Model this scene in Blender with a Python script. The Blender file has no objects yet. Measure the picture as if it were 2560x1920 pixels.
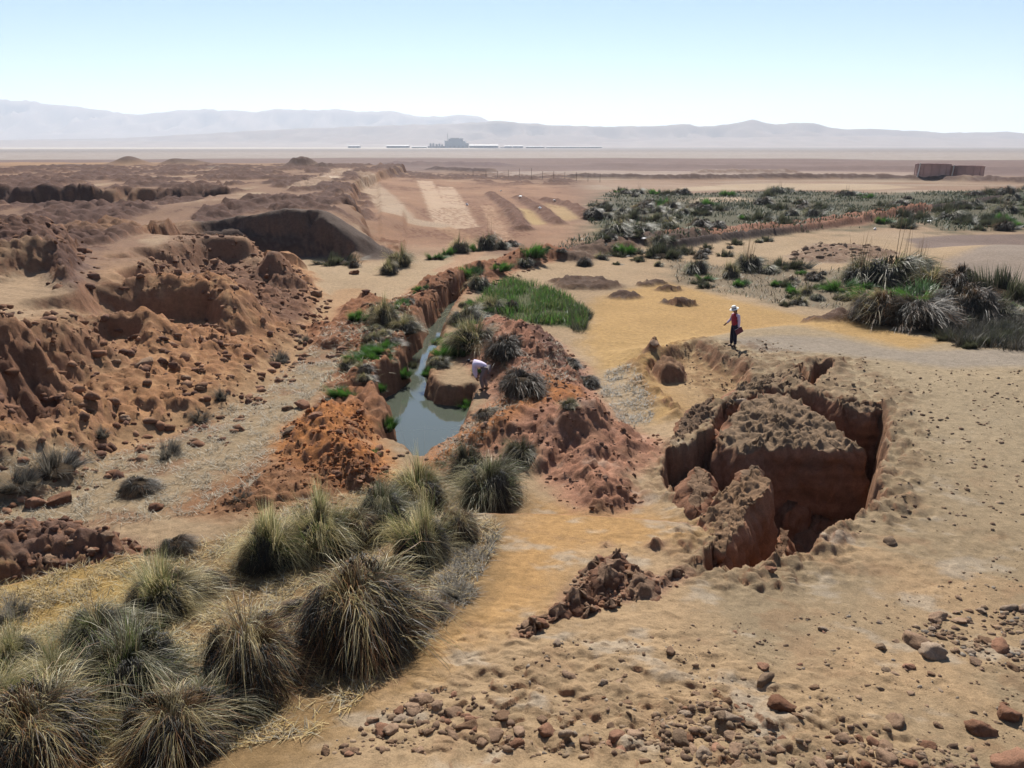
import bpy, math, random
import numpy as np

# ------------------------------------------------------------------ camera, sky, sun, exposure
sc = bpy.context.scene
col = sc.collection
CAM_Z = 8.2
F = 1728.0                 # focal length in units of a 2212 px wide picture
CU, CV = 1106.0, 829.5
PITCH = math.atan((CV - 315.0) / F)

cam_data = bpy.data.cameras.new('camera')
cam_data.sensor_width = 36.0
cam_data.lens = 36.0 * F / 2212.0
cam_data.clip_start = 0.1
cam_data.clip_end = 60000.0
cam = bpy.data.objects.new('camera', cam_data)
col.objects.link(cam)
cam.location = (0, 0, CAM_Z)
cam.rotation_euler = (math.pi / 2 - PITCH, 0, 0)
sc.camera = cam

SUN_ELEV = math.radians(46.0)
SUN_AZ = math.radians(-2.0)          # measured from +Y towards +X
world = bpy.data.worlds.new('World')
sc.world = world
world.use_nodes = True
wn = world.node_tree.nodes
wl = world.node_tree.links
wn.clear()
sky = wn.new('ShaderNodeTexSky')
sky.sky_type = 'NISHITA'
sky.sun_disc = False
sky.sun_elevation = SUN_ELEV
sky.sun_rotation = SUN_AZ
sky.altitude = 2300.0
sky.air_density = 1.0
sky.dust_density = 0.35
sky.ozone_density = 3.0
bg = wn.new('ShaderNodeBackground')
bg.inputs['Strength'].default_value = 0.06
wo = wn.new('ShaderNodeOutputWorld')
wl.new(sky.outputs[0], bg.inputs[0])
wl.new(bg.outputs[0], wo.inputs[0])

sun_data = bpy.data.lights.new('sun', 'SUN')
sun_data.energy = 4.2
sun_data.angle = math.radians(0.53)
sun_data.color = (1.0, 0.955, 0.88)
sun = bpy.data.objects.new('sun', sun_data)
col.objects.link(sun)
sun.location = (0, 60, 80)
sun.rotation_euler = (math.pi / 2 - SUN_ELEV, 0, math.pi - SUN_AZ)

vs = sc.view_settings
vs.view_transform = 'Standard'
vs.look = 'None'
vs.exposure = 1.0
vs.gamma = 1.0
vs.use_curve_mapping = False
sc.render.engine = 'CYCLES'
sc.cycles.use_denoising = True
sc.cycles.max_bounces = 6
sc.cycles.diffuse_bounces = 3
sc.cycles.transmission_bounces = 3
sc.cycles.volume_bounces = 1

rng = np.random.default_rng(7)
random.seed(7)

# ------------------------------------------------------------------ noise
_M = np.uint32
_TC = np.cos(np.arange(256) * 2 * np.pi / 256).astype(np.float32)
_TS = np.sin(np.arange(256) * 2 * np.pi / 256).astype(np.float32)


def _hash(ix, iy, s):
    n = ix.astype(np.int64).astype(_M) * _M(374761393) + iy.astype(np.int64).astype(_M) * _M(668265263) + _M((s * 1274126177 + 97) & 0xffffffff)
    n = (n ^ (n >> _M(13))) * _M(1274126177)
    return n ^ (n >> _M(16))


def perlin(x, y, s=0):
    xi = np.floor(x); yi = np.floor(y)
    fx = (x - xi).astype(np.float32); fy = (y - yi).astype(np.float32)
    u = fx * fx * fx * (fx * (fx * 6 - 15) + 10)
    v = fy * fy * fy * (fy * (fy * 6 - 15) + 10)

    def g(dx, dy):
        h = (_hash(xi + dx, yi + dy, s) & _M(255)).astype(np.int64)
        return _TC[h] * (fx - dx) + _TS[h] * (fy - dy)
    a = g(0, 0); b = g(1, 0); c = g(0, 1); d = g(1, 1)
    return (a + (b - a) * u + (c + (d - c) * u - a - (b - a) * u) * v) * 1.5


def fbm(x, y, o=4, s=0, gain=0.5):
    r = np.zeros(x.shape, np.float32); a = 1.0; t = 0.0; k = 1.0
    for i in range(o):
        r += a * perlin(x * k + 13.7 * i, y * k - 7.3 * i, s + i)
        t += a; a *= gain; k *= 2.03
    return r / t


def billow(x, y, o=3, s=0):
    r = np.zeros(x.shape, np.float32); a = 1.0; t = 0.0; k = 1.0
    for i in range(o):
        r += a * (1 - np.abs(perlin(x * k + 5.1 * i, y * k + 3.3 * i, s + i)) * 1.6)
        t += a; a *= 0.5; k *= 2.1
    return r / t


def cells(x, y, s=0):
    """rounded clods: 0 between them, up to 1 on top; second return a random value per clod"""
    xi = np.floor(x); yi = np.floor(y)
    best = np.full(x.shape, 9.0, np.float32); rid = np.zeros(x.shape, np.float32); tl = np.zeros(x.shape, np.float32)
    for dx in (-1, 0, 1):
        for dy in (-1, 0, 1):
            h = _hash(xi + dx, yi + dy, s)
            px = xi + dx + (h & _M(255)).astype(np.float32) / 255.0
            py = yi + dy + ((h >> _M(8)) & _M(255)).astype(np.float32) / 255.0
            rv = ((h >> _M(16)) & _M(255)).astype(np.float32) / 255.0
            d = np.hypot(x - px, y - py) / (0.35 + 0.5 * rv)
            m = d < best
            best = np.where(m, d, best); rid = np.where(m, rv, rid)
            tl = np.where(m, (np.cos(rv * 41) * (x - px) + np.sin(rv * 41) * (y - py)) / (.35 + .5 * rv), tl)
    dome = np.clip(1 - best ** 2.6, 0, 1) ** .7
    return np.clip(dome * (1 + .75 * tl) * .85, 0, 1.3), rid


def sstep(a, b, x):
    t = np.clip((x - a) / (b - a), 0, 1)
    return t * t * (3 - 2 * t)


# ------------------------------------------------------------------ picture directions -> places
_cp, _sp = math.cos(PITCH), math.sin(PITCH)


def P(u, v, z=0.0):
    """place where the viewing direction (u, v) meets height z"""
    a = (u - CU) / F; b = (CV - v) / F
    dx, dy, dz = a, _cp + b * _sp, -_sp + b * _cp
    t = (z - CAM_Z) / dz
    return (dx * t, dy * t)


def PL(pts, z=0.0):
    return [P(p[0], p[1], p[2] if len(p) > 2 else z) for p in pts]


def c4(x, y): return (x * .336, y * .336 + 483.9)
def c5(x, y): return (x * .3125 + 691.3, y * .3125 + 483.9)
def c6(x, y): return (x * .3906 + 1348, y * .3906 + 483.9)
def b1(x, y): return (x * .4168, y * .4168 + 967.8)
def b2(x, y): return (x * .3958 + 483.9, y * .3958 + 898.7)
def b3(x, y): return (x * .3906 + 1123.3, y * .3906 + 708.6)
def b4(x, y): return (x * .3516 + 691.3, y * .3516 + 1227)
def b5(x, y): return (x * .3516 + 1434.4, y * .3516 + 1140.6)
def pl(f, pts, z=0.0): return [P(*f(p[0], p[1]), p[2] if len(p) > 2 else z) for p in pts]


def sdist(x, y, poly):
    """signed distance to a polygon, negative inside"""
    p = np.asarray(poly, float); q = np.roll(p, -1, 0)
    d = np.full(x.shape, 1e18); ins = np.zeros(x.shape, bool)
    for (ax, ay), (bx, by) in zip(p, q):
        ex, ey = bx - ax, by - ay
        t = np.clip(((x - ax) * ex + (y - ay) * ey) / (ex * ex + ey * ey + 1e-12), 0, 1)
        d = np.minimum(d, (x - ax - t * ex) ** 2 + (y - ay - t * ey) ** 2)
        c = ((ay > y) != (by > y))
        if abs(by - ay) > 1e-12:
            ins ^= c & (x < (bx - ax) * (y - ay) / (by - ay) + ax)
    d = np.sqrt(d)
    return np.where(ins, -d, d)


def ldist(x, y, line):
    d = np.full(x.shape, 1e18)
    for (ax, ay), (bx, by) in zip(line[:-1], line[1:]):
        ex, ey = bx - ax, by - ay
        t = np.clip(((x - ax) * ex + (y - ay) * ey) / (ex * ex + ey * ey + 1e-12), 0, 1)
        d = np.minimum(d, (x - ax - t * ex) ** 2 + (y - ay - t * ey) ** 2)
    return np.sqrt(d)


# ------------------------------------------------------------------ ground colours (albedo)
TAN = (.40, .28, .165); OCHRE = (.48, .295, .11); PALE = (.50, .40, .28); GREY = (.30, .245, .19)
RED = (.40, .18, .088); ORANGE = (.50, .205, .065); BROWN = (.17, .095, .062); PURPLE = (.20, .115, .088)
STRAW = (.40, .355, .27); PINK = (.43, .215, .135); DARKVEG = (.10, .095, .062); WHITE = (.62, .57, .50)
MUD = (.13, .085, .05)
ALBEDO = .66
HAZE = 1.0e-4

ZW = -1.30
WATER = pl(c5, [(1015, 470), (940, 515), (870, 565), (825, 620), (785, 680), (740, 720), (718, 780), (690, 850),
                (640, 910), (606, 965), (600, 1040), (615, 1090), (570, 1112), (480, 1180), (415, 1215), (395, 1265), (415, 1330),
                (450, 1400), (500, 1440), (515, 1500), (470, 1560), (430, 1600), (600, 1640), (680, 1560, -.5), (740, 1475, -.4),
                (840, 1430, -.3), (915, 1380, -.3), (990, 1300, -.6), (1060, 1235), (950, 1262), (800, 1240), (755, 1195), (728, 1180),
                (745, 1130), (770, 1085), (725, 1050), (740, 990), (800, 945), (830, 880), (840, 800), (870, 720),
                (905, 650), (965, 580), (1030, 490)], ZW)
POOLHEAD = pl(c5, [(1030, 480), (1010, 465), (1060, 440), (1110, 425), (1120, 450), (1070, 480)], ZW)

PIT = pl(b3, [(1060, 1300), (1200, 1290), (1330, 1270), (1500, 1240), (1590, 1225), (1640, 1160), (1700, 1110), (1800, 1050),
              (1870, 1010), (1960, 945), (1950, 870), (1965, 740), (1985, 620), (2010, 510), (1960, 465), (1880, 455), (1760, 445),
              (1690, 405), (1560, 375), (1380, 370), (1200, 430), (1115, 480), (1080, 560), (960, 600), (840, 640), (830, 760), (900, 830),
              (1050, 860), (1190, 850), (1310, 850), (1380, 900), (1330, 980), (1235, 1080), (1170, 1180)])
PIT_W = pl(b3, [(810, 660), (1085, 560), (1150, 830), (1210, 870), (1050, 905), (900, 860), (825, 800)])
NOTCH = pl(b3, [(1560, 330), (1600, 300), (1640, 225), (1720, 235), (1690, 265), (1650, 290), (1600, 345)])
CRACK = pl(b3, [(1500, 230), (1540, 235), (1580, 265), (1620, 310), (1590, 330), (1560, 285)])
SINK = pl(b3, [(720, 170), (800, 130), (890, 88), (960, 78), (1040, 112), (1100, 150), (1180, 190), (1250, 225), (1235, 320),
               (1100, 395), (950, 420), (820, 330), (700, 230)])
PLATEAU = PL([(1360, 745), (1440, 735), (1490, 722), (1700, 690), (2400, 640), (2700, 900), (3000, 1300), (2600, 1900), (1000, 2000), (500, 1800),
              (640, 1659), (860, 1515), (1040, 1420), (1190, 1330), (1250, 1215), (1380, 1190), (1500, 1130), (1480, 1060), (1440, 960), (1500, 890), (1420, 820)])
SPOIL = PL([(985, 690), (1060, 672), (1130, 680), (1190, 705), (1262, 760), (1305, 830), (1345, 872), (1430, 915), (1440, 955), (1365, 1010), (1395, 1045),
            (1330, 1072), (1240, 1060), (1165, 1005), (1150, 960), (1060, 950), (985, 965), (915, 985), (890, 970), (955, 915), (1005, 870), (1062, 835), (1035, 790),
            (985, 745), (962, 722)])
SPOIL_TOP = PL([(1120, 905), (1200, 880), (1290, 862), (1335, 880), (1320, 905), (1240, 925), (1180, 955), (1130, 950)], .5)
SPOIL_FRONT = PL([(1225, 985), (1290, 950), (1380, 945), (1415, 985), (1330, 1060), (1260, 1050)], .3)
ORMOUND = PL([(610, 885), (680, 855), (755, 858), (815, 900), (850, 955), (845, 1000), (770, 1030), (650, 1000), (590, 945)])
LEFTSPOIL = PL([(1180, 540), (1060, 570), (965, 602), (890, 655), (850, 715), (825, 790), (800, 860)])
ROCKPILE = PL([(-200, 1120), (60, 1105), (150, 1085), (250, 1100), (330, 1135), (330, 1200), (200, 1210), (0, 1230), (-200, 1260)])
OUTCROP = pl(b4, [(1390, 360), (1480, 200), (1600, 60), (1700, -40), (1850, -60), (1960, 20), (2110, 70), (2300, 20), (2250, 100), (2120, 200), (1900, 260), (1650, 330), (1450, 390)])
OUTCROP2 = pl(b4, [(1150, 560), (1200, 430), (1330, 360), (1420, 380), (1330, 480), (1200, 540)])
STRAWBAND = PL([(-300, 1130), (-100, 1010), (0, 1000), (200, 945), (420, 880), (560, 805), (700, 700), (760, 690), (800, 700), (730, 770), (640, 860), (600, 930),
                (560, 1010), (420, 1070), (240, 1090), (0, 1100)])
TRACK = PL([(760, 610), (735, 645), (690, 690), (630, 735), (570, 790), (480, 865), (330, 905), (200, 950), (40, 1010), (-150, 1060)])
TUSSBED = PL([(-400, 1250), (0, 1215), (330, 1200), (480, 1120), (640, 1040), (860, 1000), (1060, 1000), (1150, 1030), (1080, 1170), (1030, 1270), (1020, 1340), (930, 1430),
              (830, 1530), (700, 1659), (500, 2000), (-600, 2000)])
YELLOW = PL([(-300, 1250), (0, 1225), (300, 1215), (420, 1280), (330, 1330), (200, 1380), (100, 1430), (-200, 1500)])
REEDS = PL([(1055, 600), (1110, 588), (1160, 600), (1230, 625), (1272, 655), (1265, 688), (1200, 680), (1120, 672), (1075, 655), (1030, 640)])
OCHREBAND = PL([(1300, 620), (1440, 590), (1560, 620), (1680, 650), (1860, 690), (2020, 752), (1960, 770), (1800, 720), (1620, 690), (1500, 730), (1440, 760), (1460, 800),
                (1480, 880), (1400, 890), (1330, 800), (1270, 740), (1260, 690)])
GREYSAND = PL([(1560, 735), (1680, 728), (1800, 735), (1960, 780), (2212, 785), (2400, 800), (2400, 845), (2212, 838), (2040, 826), (1930, 800), (1800, 775), (1640, 765)])
GREYHILL = PL([(2040, 560), (2130, 540), (2230, 525), (2400, 510), (2600, 620), (2212, 650), (2110, 590)])
PURPLEFLAT = PL([(1960, 508), (2060, 500), (2212, 498), (2500, 500), (2500, 525), (2212, 532), (2100, 538), (1990, 530)])
VEGFIELD = PL([(1180, 530), (1270, 490), (1270, 440), (1320, 415), (1500, 420), (1640, 412), (1900, 418), (2100, 415), (2400, 405), (2500, 480), (2212, 492), (2050, 495), (1980, 480),
               (1840, 490), (1600, 505), (1400, 520)])
VEGBAND = PL([(1440, 545), (1560, 560), (1680, 555), (1760, 570), (1860, 560), (2020, 575), (2200, 620), (2300, 700), (2000, 705), (1900, 690), (1820, 650), (1700, 640), (1560, 615), (1460, 590)])

# left terrace: foot of the slope, then the steep upper edge
T_LOW = PL([(1260, 468), (1120, 478), (1000, 488), (900, 515), (852, 541), (760, 548)]) + [(-16.5, 64.6), (-24, 65.0), (-23.5, 60.8), (-17.5, 60.2)] + \
    PL([(655, 560), (700, 590), (712, 625), (688, 682), (635, 730), (575, 785), (480, 862), (400, 885), (300, 903), (190, 962), (60, 1010), (-200, 1070)]) + \
    [(-60, 20), (-260, 40), (-260, 300), (-60, 262), (-24, 250), (8, 190)]
T_TOP = PL([(830, 538), (770, 545, .3)]) + [(-16.3, 66.0), (-24.8, 66.6), (-25.6, 63), (-24.5, 59.6), (-18.5, 58.8)] + \
    PL([(640, 513), (646, 532), (617, 543), (556, 543), (528, 529), (470, 512), (407, 522), (385, 545), (372, 575), (342, 592), (300, 603), (268, 640), (235, 682), (205, 695),
        (150, 715), (100, 728), (40, 748), (-30, 765), (-250, 800)], 2.5) + \
    [(-80, 30), (-260, 40), (-260, 300), (-60, 262), (-30, 235), (-24, 130), (-16, 84)]
HUMP = PL([(-300, 560), (-60, 520), (20, 502), (110, 492), (190, 508), (212, 545), (190, 590), (120, 598), (60, 572), (-40, 590), (-300, 640)], 3.0)
NICHE = PL([(285, 640, 2.0), (298, 600, 2.7), (345, 582, 2.7), (400, 574, 2.7), (432, 596, 2.6), (442, 645, 2.0), (405, 690, 1.0), (330, 722, .8), (300, 705, .9)])
NICHE2 = PL([(226, 700, 2.2), (236, 676, 2.6), (280, 672, 2.6), (288, 740, 1.0), (236, 756, .9)])
BENCH = PL([(-300, 800), (-40, 770), (60, 757), (125, 770), (150, 800), (190, 800), (235, 765), (250, 790), (220, 850), (100, 930), (-300, 980)], 1.3)
BENCHPIT = PL([(-100, 850), (-20, 775, 1.7), (60, 762, 1.7), (120, 778, 1.6), (140, 820, 1.1), (120, 880), (40, 900)], .7)


def hill_profile(r):
    return np.interp(r, [0, 1, 2.5, 4, 5.5, 7, 8.2, 9.5, 11, 13, 15, 17], [6.55, 6.4, 5.2, 3.85, 2.55, 1.35, .80, .55, .34, .15, .04, 0])


class Land:
    """height and colour of the ground at any set of places"""

    def __init__(self, x, y):
        self.x = np.asarray(x, np.float64); self.y = np.asarray(y, np.float64)
        self.r = np.hypot(self.x, self.y)
        n = self.x.shape
        self.z = np.zeros(n); self.c = np.empty(n + (3,)); self.rough = np.zeros(n); self.c[:] = TAN
        X, Y = self.x, self.y
        self.nf = fbm(X / .55, Y / .55, 3, 11) * (self.r < 120)
        self.nm = fbm(X / 3.1, Y / 3.1, 4, 23)
        self.nl = fbm(X / 17., Y / 17., 3, 37)
        self.ne = np.zeros(n, np.float32)
        k = np.nonzero(self.r < 60)[0]
        self.ne[k] = fbm(X[k] / .2, Y[k] / .2, 2, 29)
        self.build()

    def near(self, pts, pad):
        p = np.asarray(pts)
        return np.nonzero((self.x > p[:, 0].min() - pad) & (self.x < p[:, 0].max() + pad) & (self.y > p[:, 1].min() - pad) & (self.y < p[:, 1].max() + pad))[0]

    def mask(self, poly, w, jag=.0, jag2=.0, inner=False):
        i = self.near(poly, w + jag * 2 + jag2 * 2 + .5)
        sd = sdist(self.x[i], self.y[i], poly) + jag * self.nm[i] + jag2 * (.6 * self.nf[i] + .55 * self.ne[i])
        m = sstep(0, w, -sd) if inner else sstep(w * .5, -w * .5, sd)
        return i, m

    def set(self, poly, z, w, jag=0, jag2=0, inner=False, rough=None):
        i, m = self.mask(poly, w, jag, jag2, inner)
        self.z[i] += (z - self.z[i]) * m
        if rough is not None: self.rough[i] = np.maximum(self.rough[i], rough * m)

    def add(self, poly, h, w, jag=0, jag2=0, inner=True, rough=None):
        i, m = self.mask(poly, w, jag, jag2, inner)
        self.z[i] += h * m
        if rough is not None: self.rough[i] = np.maximum(self.rough[i], rough * sstep(0, .4, m))

    def paint(self, poly, c, w, jag=0, jag2=0, k=1.0, inner=False):
        i, m = self.mask(poly, w, jag, jag2, inner)
        self.c[i] += (np.asarray(c) - self.c[i]) * (m * k)[:, None]

    def ridge(self, line, h, w, c=None, cw=None, jag=.0, rough=None, k=1.0):
        i = self.near(line, 4 * w + 2)
        d = ldist(self.x[i], self.y[i], line) + jag * self.nm[i]
        g = np.exp(-(d / w) ** 2)
        self.z[i] += h * g * (1 + .5 * self.nm[i])
        if rough is not None: self.rough[i] = np.maximum(self.rough[i], rough * np.minimum(1, g * 2))
        if c is not None:
            m = sstep((cw or w) * 1.3, (cw or w) * .7, d) * k
            self.c[i] += (np.asarray(c) - self.c[i]) * m[:, None]

    def blend(self, m, c):
        self.c += (np.asarray(c) - self.c) * m[..., None]

    def build(self):
        X, Y, r, nm, nl, nf = self.x, self.y, self.r, self.nm, self.nl, self.nf
        az = np.arctan2(X, Y)
        near = r < 70
        # --- far plain colours
        far = sstep(75, 120, r)
        big = fbm(X / 60., Y / 26., 3, 51)
        self.blend(far * .8, (.27, .165, .115))
        self.blend(far * sstep(.02, .25, big) * .8, (.36, .27, .19))
        self.blend(sstep(255, 290, r) * .95, (.205, .135, .115))
        strip = fbm(X / 260., Y / 60., 3, 61)
        self.blend(sstep(255, 290, r) * sstep(.1, .3, strip) * .6, (.165, .108, .095))
        self.blend(sstep(560, 600, r + 60 * strip), (.36, .30, .26))
        self.blend(sstep(900, 1500, r) * .9, (.27, .225, .20))
        self.blend(sstep(1600, 1700, r) * sstep(.0, .25, fbm(X / 900., Y / 260., 2, 71)), (.30, .26, .23))
        self.blend(sstep(-.02, -.06, az) * sstep(2300, 2600, r), (.52, .44, .36))
        # right-hand berms and pale flats beyond the marsh
        # --- hillside under the camera
        self.z += hill_profile(r)
        # general undulation
        self.z += .10 * nl * sstep(9, 25, r) + .05 * nm * sstep(8, 14, r)
        self.z += .5 * fbm(X / 90., Y / 90., 2, 81) * sstep(90, 200, r)
        # --- crust plateau on the right stands above the west sand
        self.z -= .55 * (r > 9) * sstep(9, 16, r) * sstep(110, 60, Y)
        self.set(PLATEAU, .05, 3.2, .5)
        self.z += hill_profile(r) * 0
        i = np.nonzero(r < 17)[0]
        self.z[i] = np.maximum(self.z[i], hill_profile(r[i]) + .04 * nm[i])
        self.z += .75 * np.exp(-((X - 20.) / 7.) ** 2 - ((Y - 27.) / 6.) ** 2)
        self.z += 1.0 * sstep(0, 1, np.exp(-((X - 41.) / 9.) ** 2 - ((Y - 62.) / 9.) ** 2))
        # --- sand colours on the right
        self.paint(PLATEAU, (.365, .27, .163), 2.0, .8, .3)
        i = np.nonzero((r < 17))[0]
        self.c[i] += (np.asarray((.45, .30, .165)) - self.c[i]) * (sstep(-.5, .2, nm[i] + nl[i]) * .75)[:, None]
        self.paint(PL([(1060, 1180), (1160, 1040), (1400, 1060), (1500, 1140), (1380, 1200), (1240, 1220), (1190, 1330), (1040, 1420), (860, 1520), (640, 1680), (560, 1680), (860, 1440), (1030, 1300)]), (.50, .29, .115), 1.5, .8, .5, .9)
        self.paint(OCHREBAND, OCHRE, 1.5, .8, .5, .85)
        self.paint(GREYSAND, GREY, 1.0, .4, .2, .85)
        self.paint(GREYHILL, (.29, .225, .175), 1.5, .8, .4, .95)
        self.paint(PURPLEFLAT, (.19, .135, .115), 1.0, .6, .3, .9)
        self.paint(VEGFIELD, (.088, .085, .048), 7., 6., 0, .9)
        self.paint(VEGBAND, (.19, .15, .10), 2., 1.5, .5, .8)
        # --- left terrace
        w = 5.5 + 22 * sstep(-.17, -.10, az)
        w = np.where((az > -.42) & (Y > 58) & (az < -.13), 1.4, w)
        i = self.near(T_LOW, 30)
        sd = sdist(X[i], Y[i], T_LOW) + .9 * nm[i]
        m = np.clip(-sd / w[i], 0, 1); m = m * (1.6 - .6 * m) * .999
        hi = np.where(az[i] > -.16, .9 + 1.6 * sstep(-.05, -.3, az[i]), 1.25)
        fade = 1 - sstep(-16.5, -9.5, X[i]) * sstep(59, 63, Y[i]) * sstep(95, 72, Y[i])
        self.z[i] += hi * np.clip(m, 0, 1) * np.maximum(fade, .15)
        tm = sstep(0, .25, m)
        self.c[i] += (np.asarray((.50, .275, .135)) - self.c[i]) * (tm * .95)[:, None]
        self.rough[i] = np.maximum(self.rough[i], (.70 + .5 * sstep(-.1, .3, nm[i])) * tm * (Y[i] < 75))
        self.mlow = np.zeros(X.shape); self.mlow[i] = tm
        i = self.near(T_TOP, 6)
        sd = sdist(X[i], Y[i], T_TOP) + 1.5 * nm[i] + .15 * (nf[i] + self.ne[i])
        m = sstep(0, 1, -sd / (np.where(Y[i] > 60, .9, 2.0) + np.where(Y[i] > 60, .3, 3.0) * sstep(-.1, .3, fbm(X[i] / 6.5, Y[i] / 6.5, 2, 131))))
        self.z[i] += 1.65 * m * (1 - .55 * sstep(-18.5, -25, X[i]) * sstep(62, 64.5, Y[i]) * sstep(88, 74, Y[i])) * (1 - sstep(-16.5, -9.5, X[i]) * sstep(59, 63, Y[i]) * sstep(95, 72, Y[i]))
        i, m = self.mask(T_TOP, 3.0, .8, .3)
        self.c[i] += (np.asarray((.36, .215, .12)) - self.c[i]) * m[:, None]
        self.rough[i] *= 1 - .72 * m * sstep(-.35, .1, nl[i] + .5 * nm[i] + .15)
        self.mtop = np.zeros(X.shape); self.mtop[i] = m
        self.add(HUMP, 1.5, 3.0, .8, .4, rough=1.3)
        self.paint(HUMP, (.15, .088, .07), 2.0, 1., .4, .95)
        self.paint(PL([(400, 520), (470, 508), (560, 540), (640, 548), (700, 600), (640, 610), (540, 600), (440, 560)], 2.0), (.19, .105, .072), 2., 1., .5, .8)
        self.paint(PL([(0, 600), (90, 590), (140, 650), (110, 690), (0, 730), (-200, 700)], 2.2), (.42, .29, .175), 1.5, 1., .5, .85)
        for poly, zt in (([(-19.0, 36.0), (-17, 36.3), (-14.2, 36.3), (-12.6, 35.4), (-12.2, 37.5), (-13.5, 39.5), (-18, 39.5)], 2.35), ([(-17.2, 31.2), (-16.4, 31.7), (-15.1, 31.7), (-14.4, 31.2), (-14.2, 33), (-15, 34), (-17, 34)], 1.9)):
            i, m = self.mask(poly, 2.6, .8, .3)
            self.z[i] = np.maximum(self.z[i], self.z[i] + (zt - .15 + .5 * nm[i] - self.z[i]) * m)
            self.rough[i] = np.maximum(self.rough[i], 1.0 * m)
        self.set([(-17, 36.3), (-14.2, 36.4), (-13.2, 35.2), (-14.0, 33), (-16.6, 32.6), (-17.5, 34.6)], .45, .5, .2, .2)
        self.set([(-16.4, 31.7), (-15.1, 31.7), (-14.9, 30.0), (-16.6, 29.8)], .7, .45, .15, .2)
        self.add(BENCH, .4, .9, .5, .4, rough=1.1)
        self.add(BENCHPIT, -.9, .8, .4, .35, rough=1.0)
        self.paint(BENCHPIT, (.17, .09, .062), 1., .4, .2, .85)
        # ridge on the cliff, hollow with a scarp further back
        self.ridge([(-27, 67.5), (-20, 67.6), (-15, 67.2), (-12, 66.6)], .75, 2.0)
        hol = sstep(107.4 + 3.0 * nm + 2.5 * nl, 105.2 + 3.0 * nm + 2.5 * nl, Y) * (.55 + .6 * sstep(-.35, .25, nl)) * sstep(80, 103, Y) * sstep(-33, -37, X + 2.5 * nm) * sstep(-90, -80, X)
        hol2 = sstep(99, 98, Y + 1.2 * nm) * sstep(84, 96, Y) * sstep(-40, -44, X + 2 * nm) * sstep(-52, -48, X)
        self.z -= 2.3 * hol + .6 * hol2
        # brown rough ground with sand patches over the terrace and the field behind
        mid = np.maximum(sstep(60, 75, Y), sstep(38, 50, Y) * sstep(-.33, -.40, az)) * sstep(290, 240, r) * sstep(.11, .05, az)
        patch = fbm(X / 9., Y / 13., 4, 91)
        self.blend(mid * .85, (.25, .145, .092))
        self.blend(mid * sstep(-.16, .12, patch), (.165, .098, .075))
        self.blend(mid * sstep(.28, .44, -patch) * .8, (.40, .28, .175))
        east = sstep(-.19, -.15, az) * sstep(60, 75, Y) * sstep(200, 160, r)
        self.rough = np.maximum(self.rough, mid * sstep(-.2, .15, patch) * (1.25 - .75 * east))
        self.blend(mid * east * .75, (.33, .18, .105))
        toward = sstep(52, 60, Y) * sstep(70, 62, Y) * self.mtop
        self.blend(toward * .7, (.40, .24, .13))
        self.paint([(-27, 69.6), (-22, 69.6), (-16, 69.4), (-12, 68.5), (-9.5, 66.5), (-10, 64), (-16, 63.4), (-25, 63.4)], (.12, .085, .068), 1.4, 1.2, .6, .95)  # dark cliff soil, with the shade of its face put into the colour
        # heaps on the skyline of the terrace
        for (u, v, h, w_) in ((280, 356, 2.4, 4.5), (372, 356, 1.3, 3), (412, 356, 1.5, 5), (640, 360, 1.8, 3.6), (668, 360, 1.8, 3), (700, 362, 1.2, 3), (470, 362, .8, 4), (150, 360, .7, 6)):
            px, py = P(u, v, 2.8)
            g = np.exp(-((X - px) / w_) ** 2 - ((Y - py) / w_) ** 2)
            self.z += h * g
            self.blend(np.clip(g * 1.3, 0, 1), (.16, .105, .085))
        # orange field east of the terrace with wheel tracks and furrows
        for line, c, wd, h in (([(745, 385), (715, 410), (690, 425), (655, 441)], (.55, .42, .30), 1.6, -.1),
                               ([(910, 395), (925, 420), (940, 450), (958, 470)], (.50, .35, .235), .9, -.08),
                               ([(924, 395), (938, 420), (955, 450), (975, 470)], (.50, .35, .235), .9, -.08),
                               ([(955, 405), (968, 430), (985, 455), (1000, 470)], (.50, .35, .235), .9, -.08),
                               ([(970, 405), (985, 430), (1003, 455), (1020, 468)], (.50, .35, .235), .9, -.08),
                               ([(958, 470), (1000, 485), (1030, 505), (1000, 530), (960, 545)], (.40, .24, .14), 1.0, -.05),
                               ([(790, 400), (830, 440), (860, 465), (930, 468)], (.43, .31, .21), 1.8, -.05),
                               ([(1050, 440), (1075, 470), (1090, 490)], (.42, .26, .16), .8, -.1)):
            self.ridge(PL(line, .8), h, wd, c, jag=.5, k=.95, rough=0.0)
        self.paint(PL([(1095, 448), (1150, 455), (1185, 475), (1110, 478)], .3), (.44, .30, .14), 2., 1., 0)
        self.paint(PL([(1180, 440), (1240, 450), (1260, 465), (1200, 475)], .2), (.42, .28, .14), 2., 1., 0)
        for line in ([(1060, 425), (1110, 460), (1130, 485)], [(1120, 430), (1170, 455), (1205, 475)], [(1180, 432), (1240, 445), (1275, 465)]):
            self.ridge(PL(line, .3), .55, .9, (.22, .12, .08), 1.2, .5, .8)
        # berms, ditches and pale strips across the right-hand background
        for line, c, wd, h in (([(1240, 384), (1500, 386), (1800, 386), (2000, 390), (2212, 398), (2400, 402)], (.15, .10, .085), 2.4, 1.3),
                               ([(860, 357), (960, 356), (1060, 358)], (.15, .095, .09), 9., 1.6),
                               ([(940, 368), (1010, 371), (1060, 372)], (.13, .085, .08), 3., 1.1),
                               ([(1300, 357), (1600, 362), (1900, 366), (2212, 368)], (.18, .12, .105), 7., 1.0),
                               ([(1520, 373), (1700, 374)], (.17, .11, .10), 4., 1.2)):
            self.ridge(PL(line), h, wd, c, wd * 1.2, 1.2, .8, .9)
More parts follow.
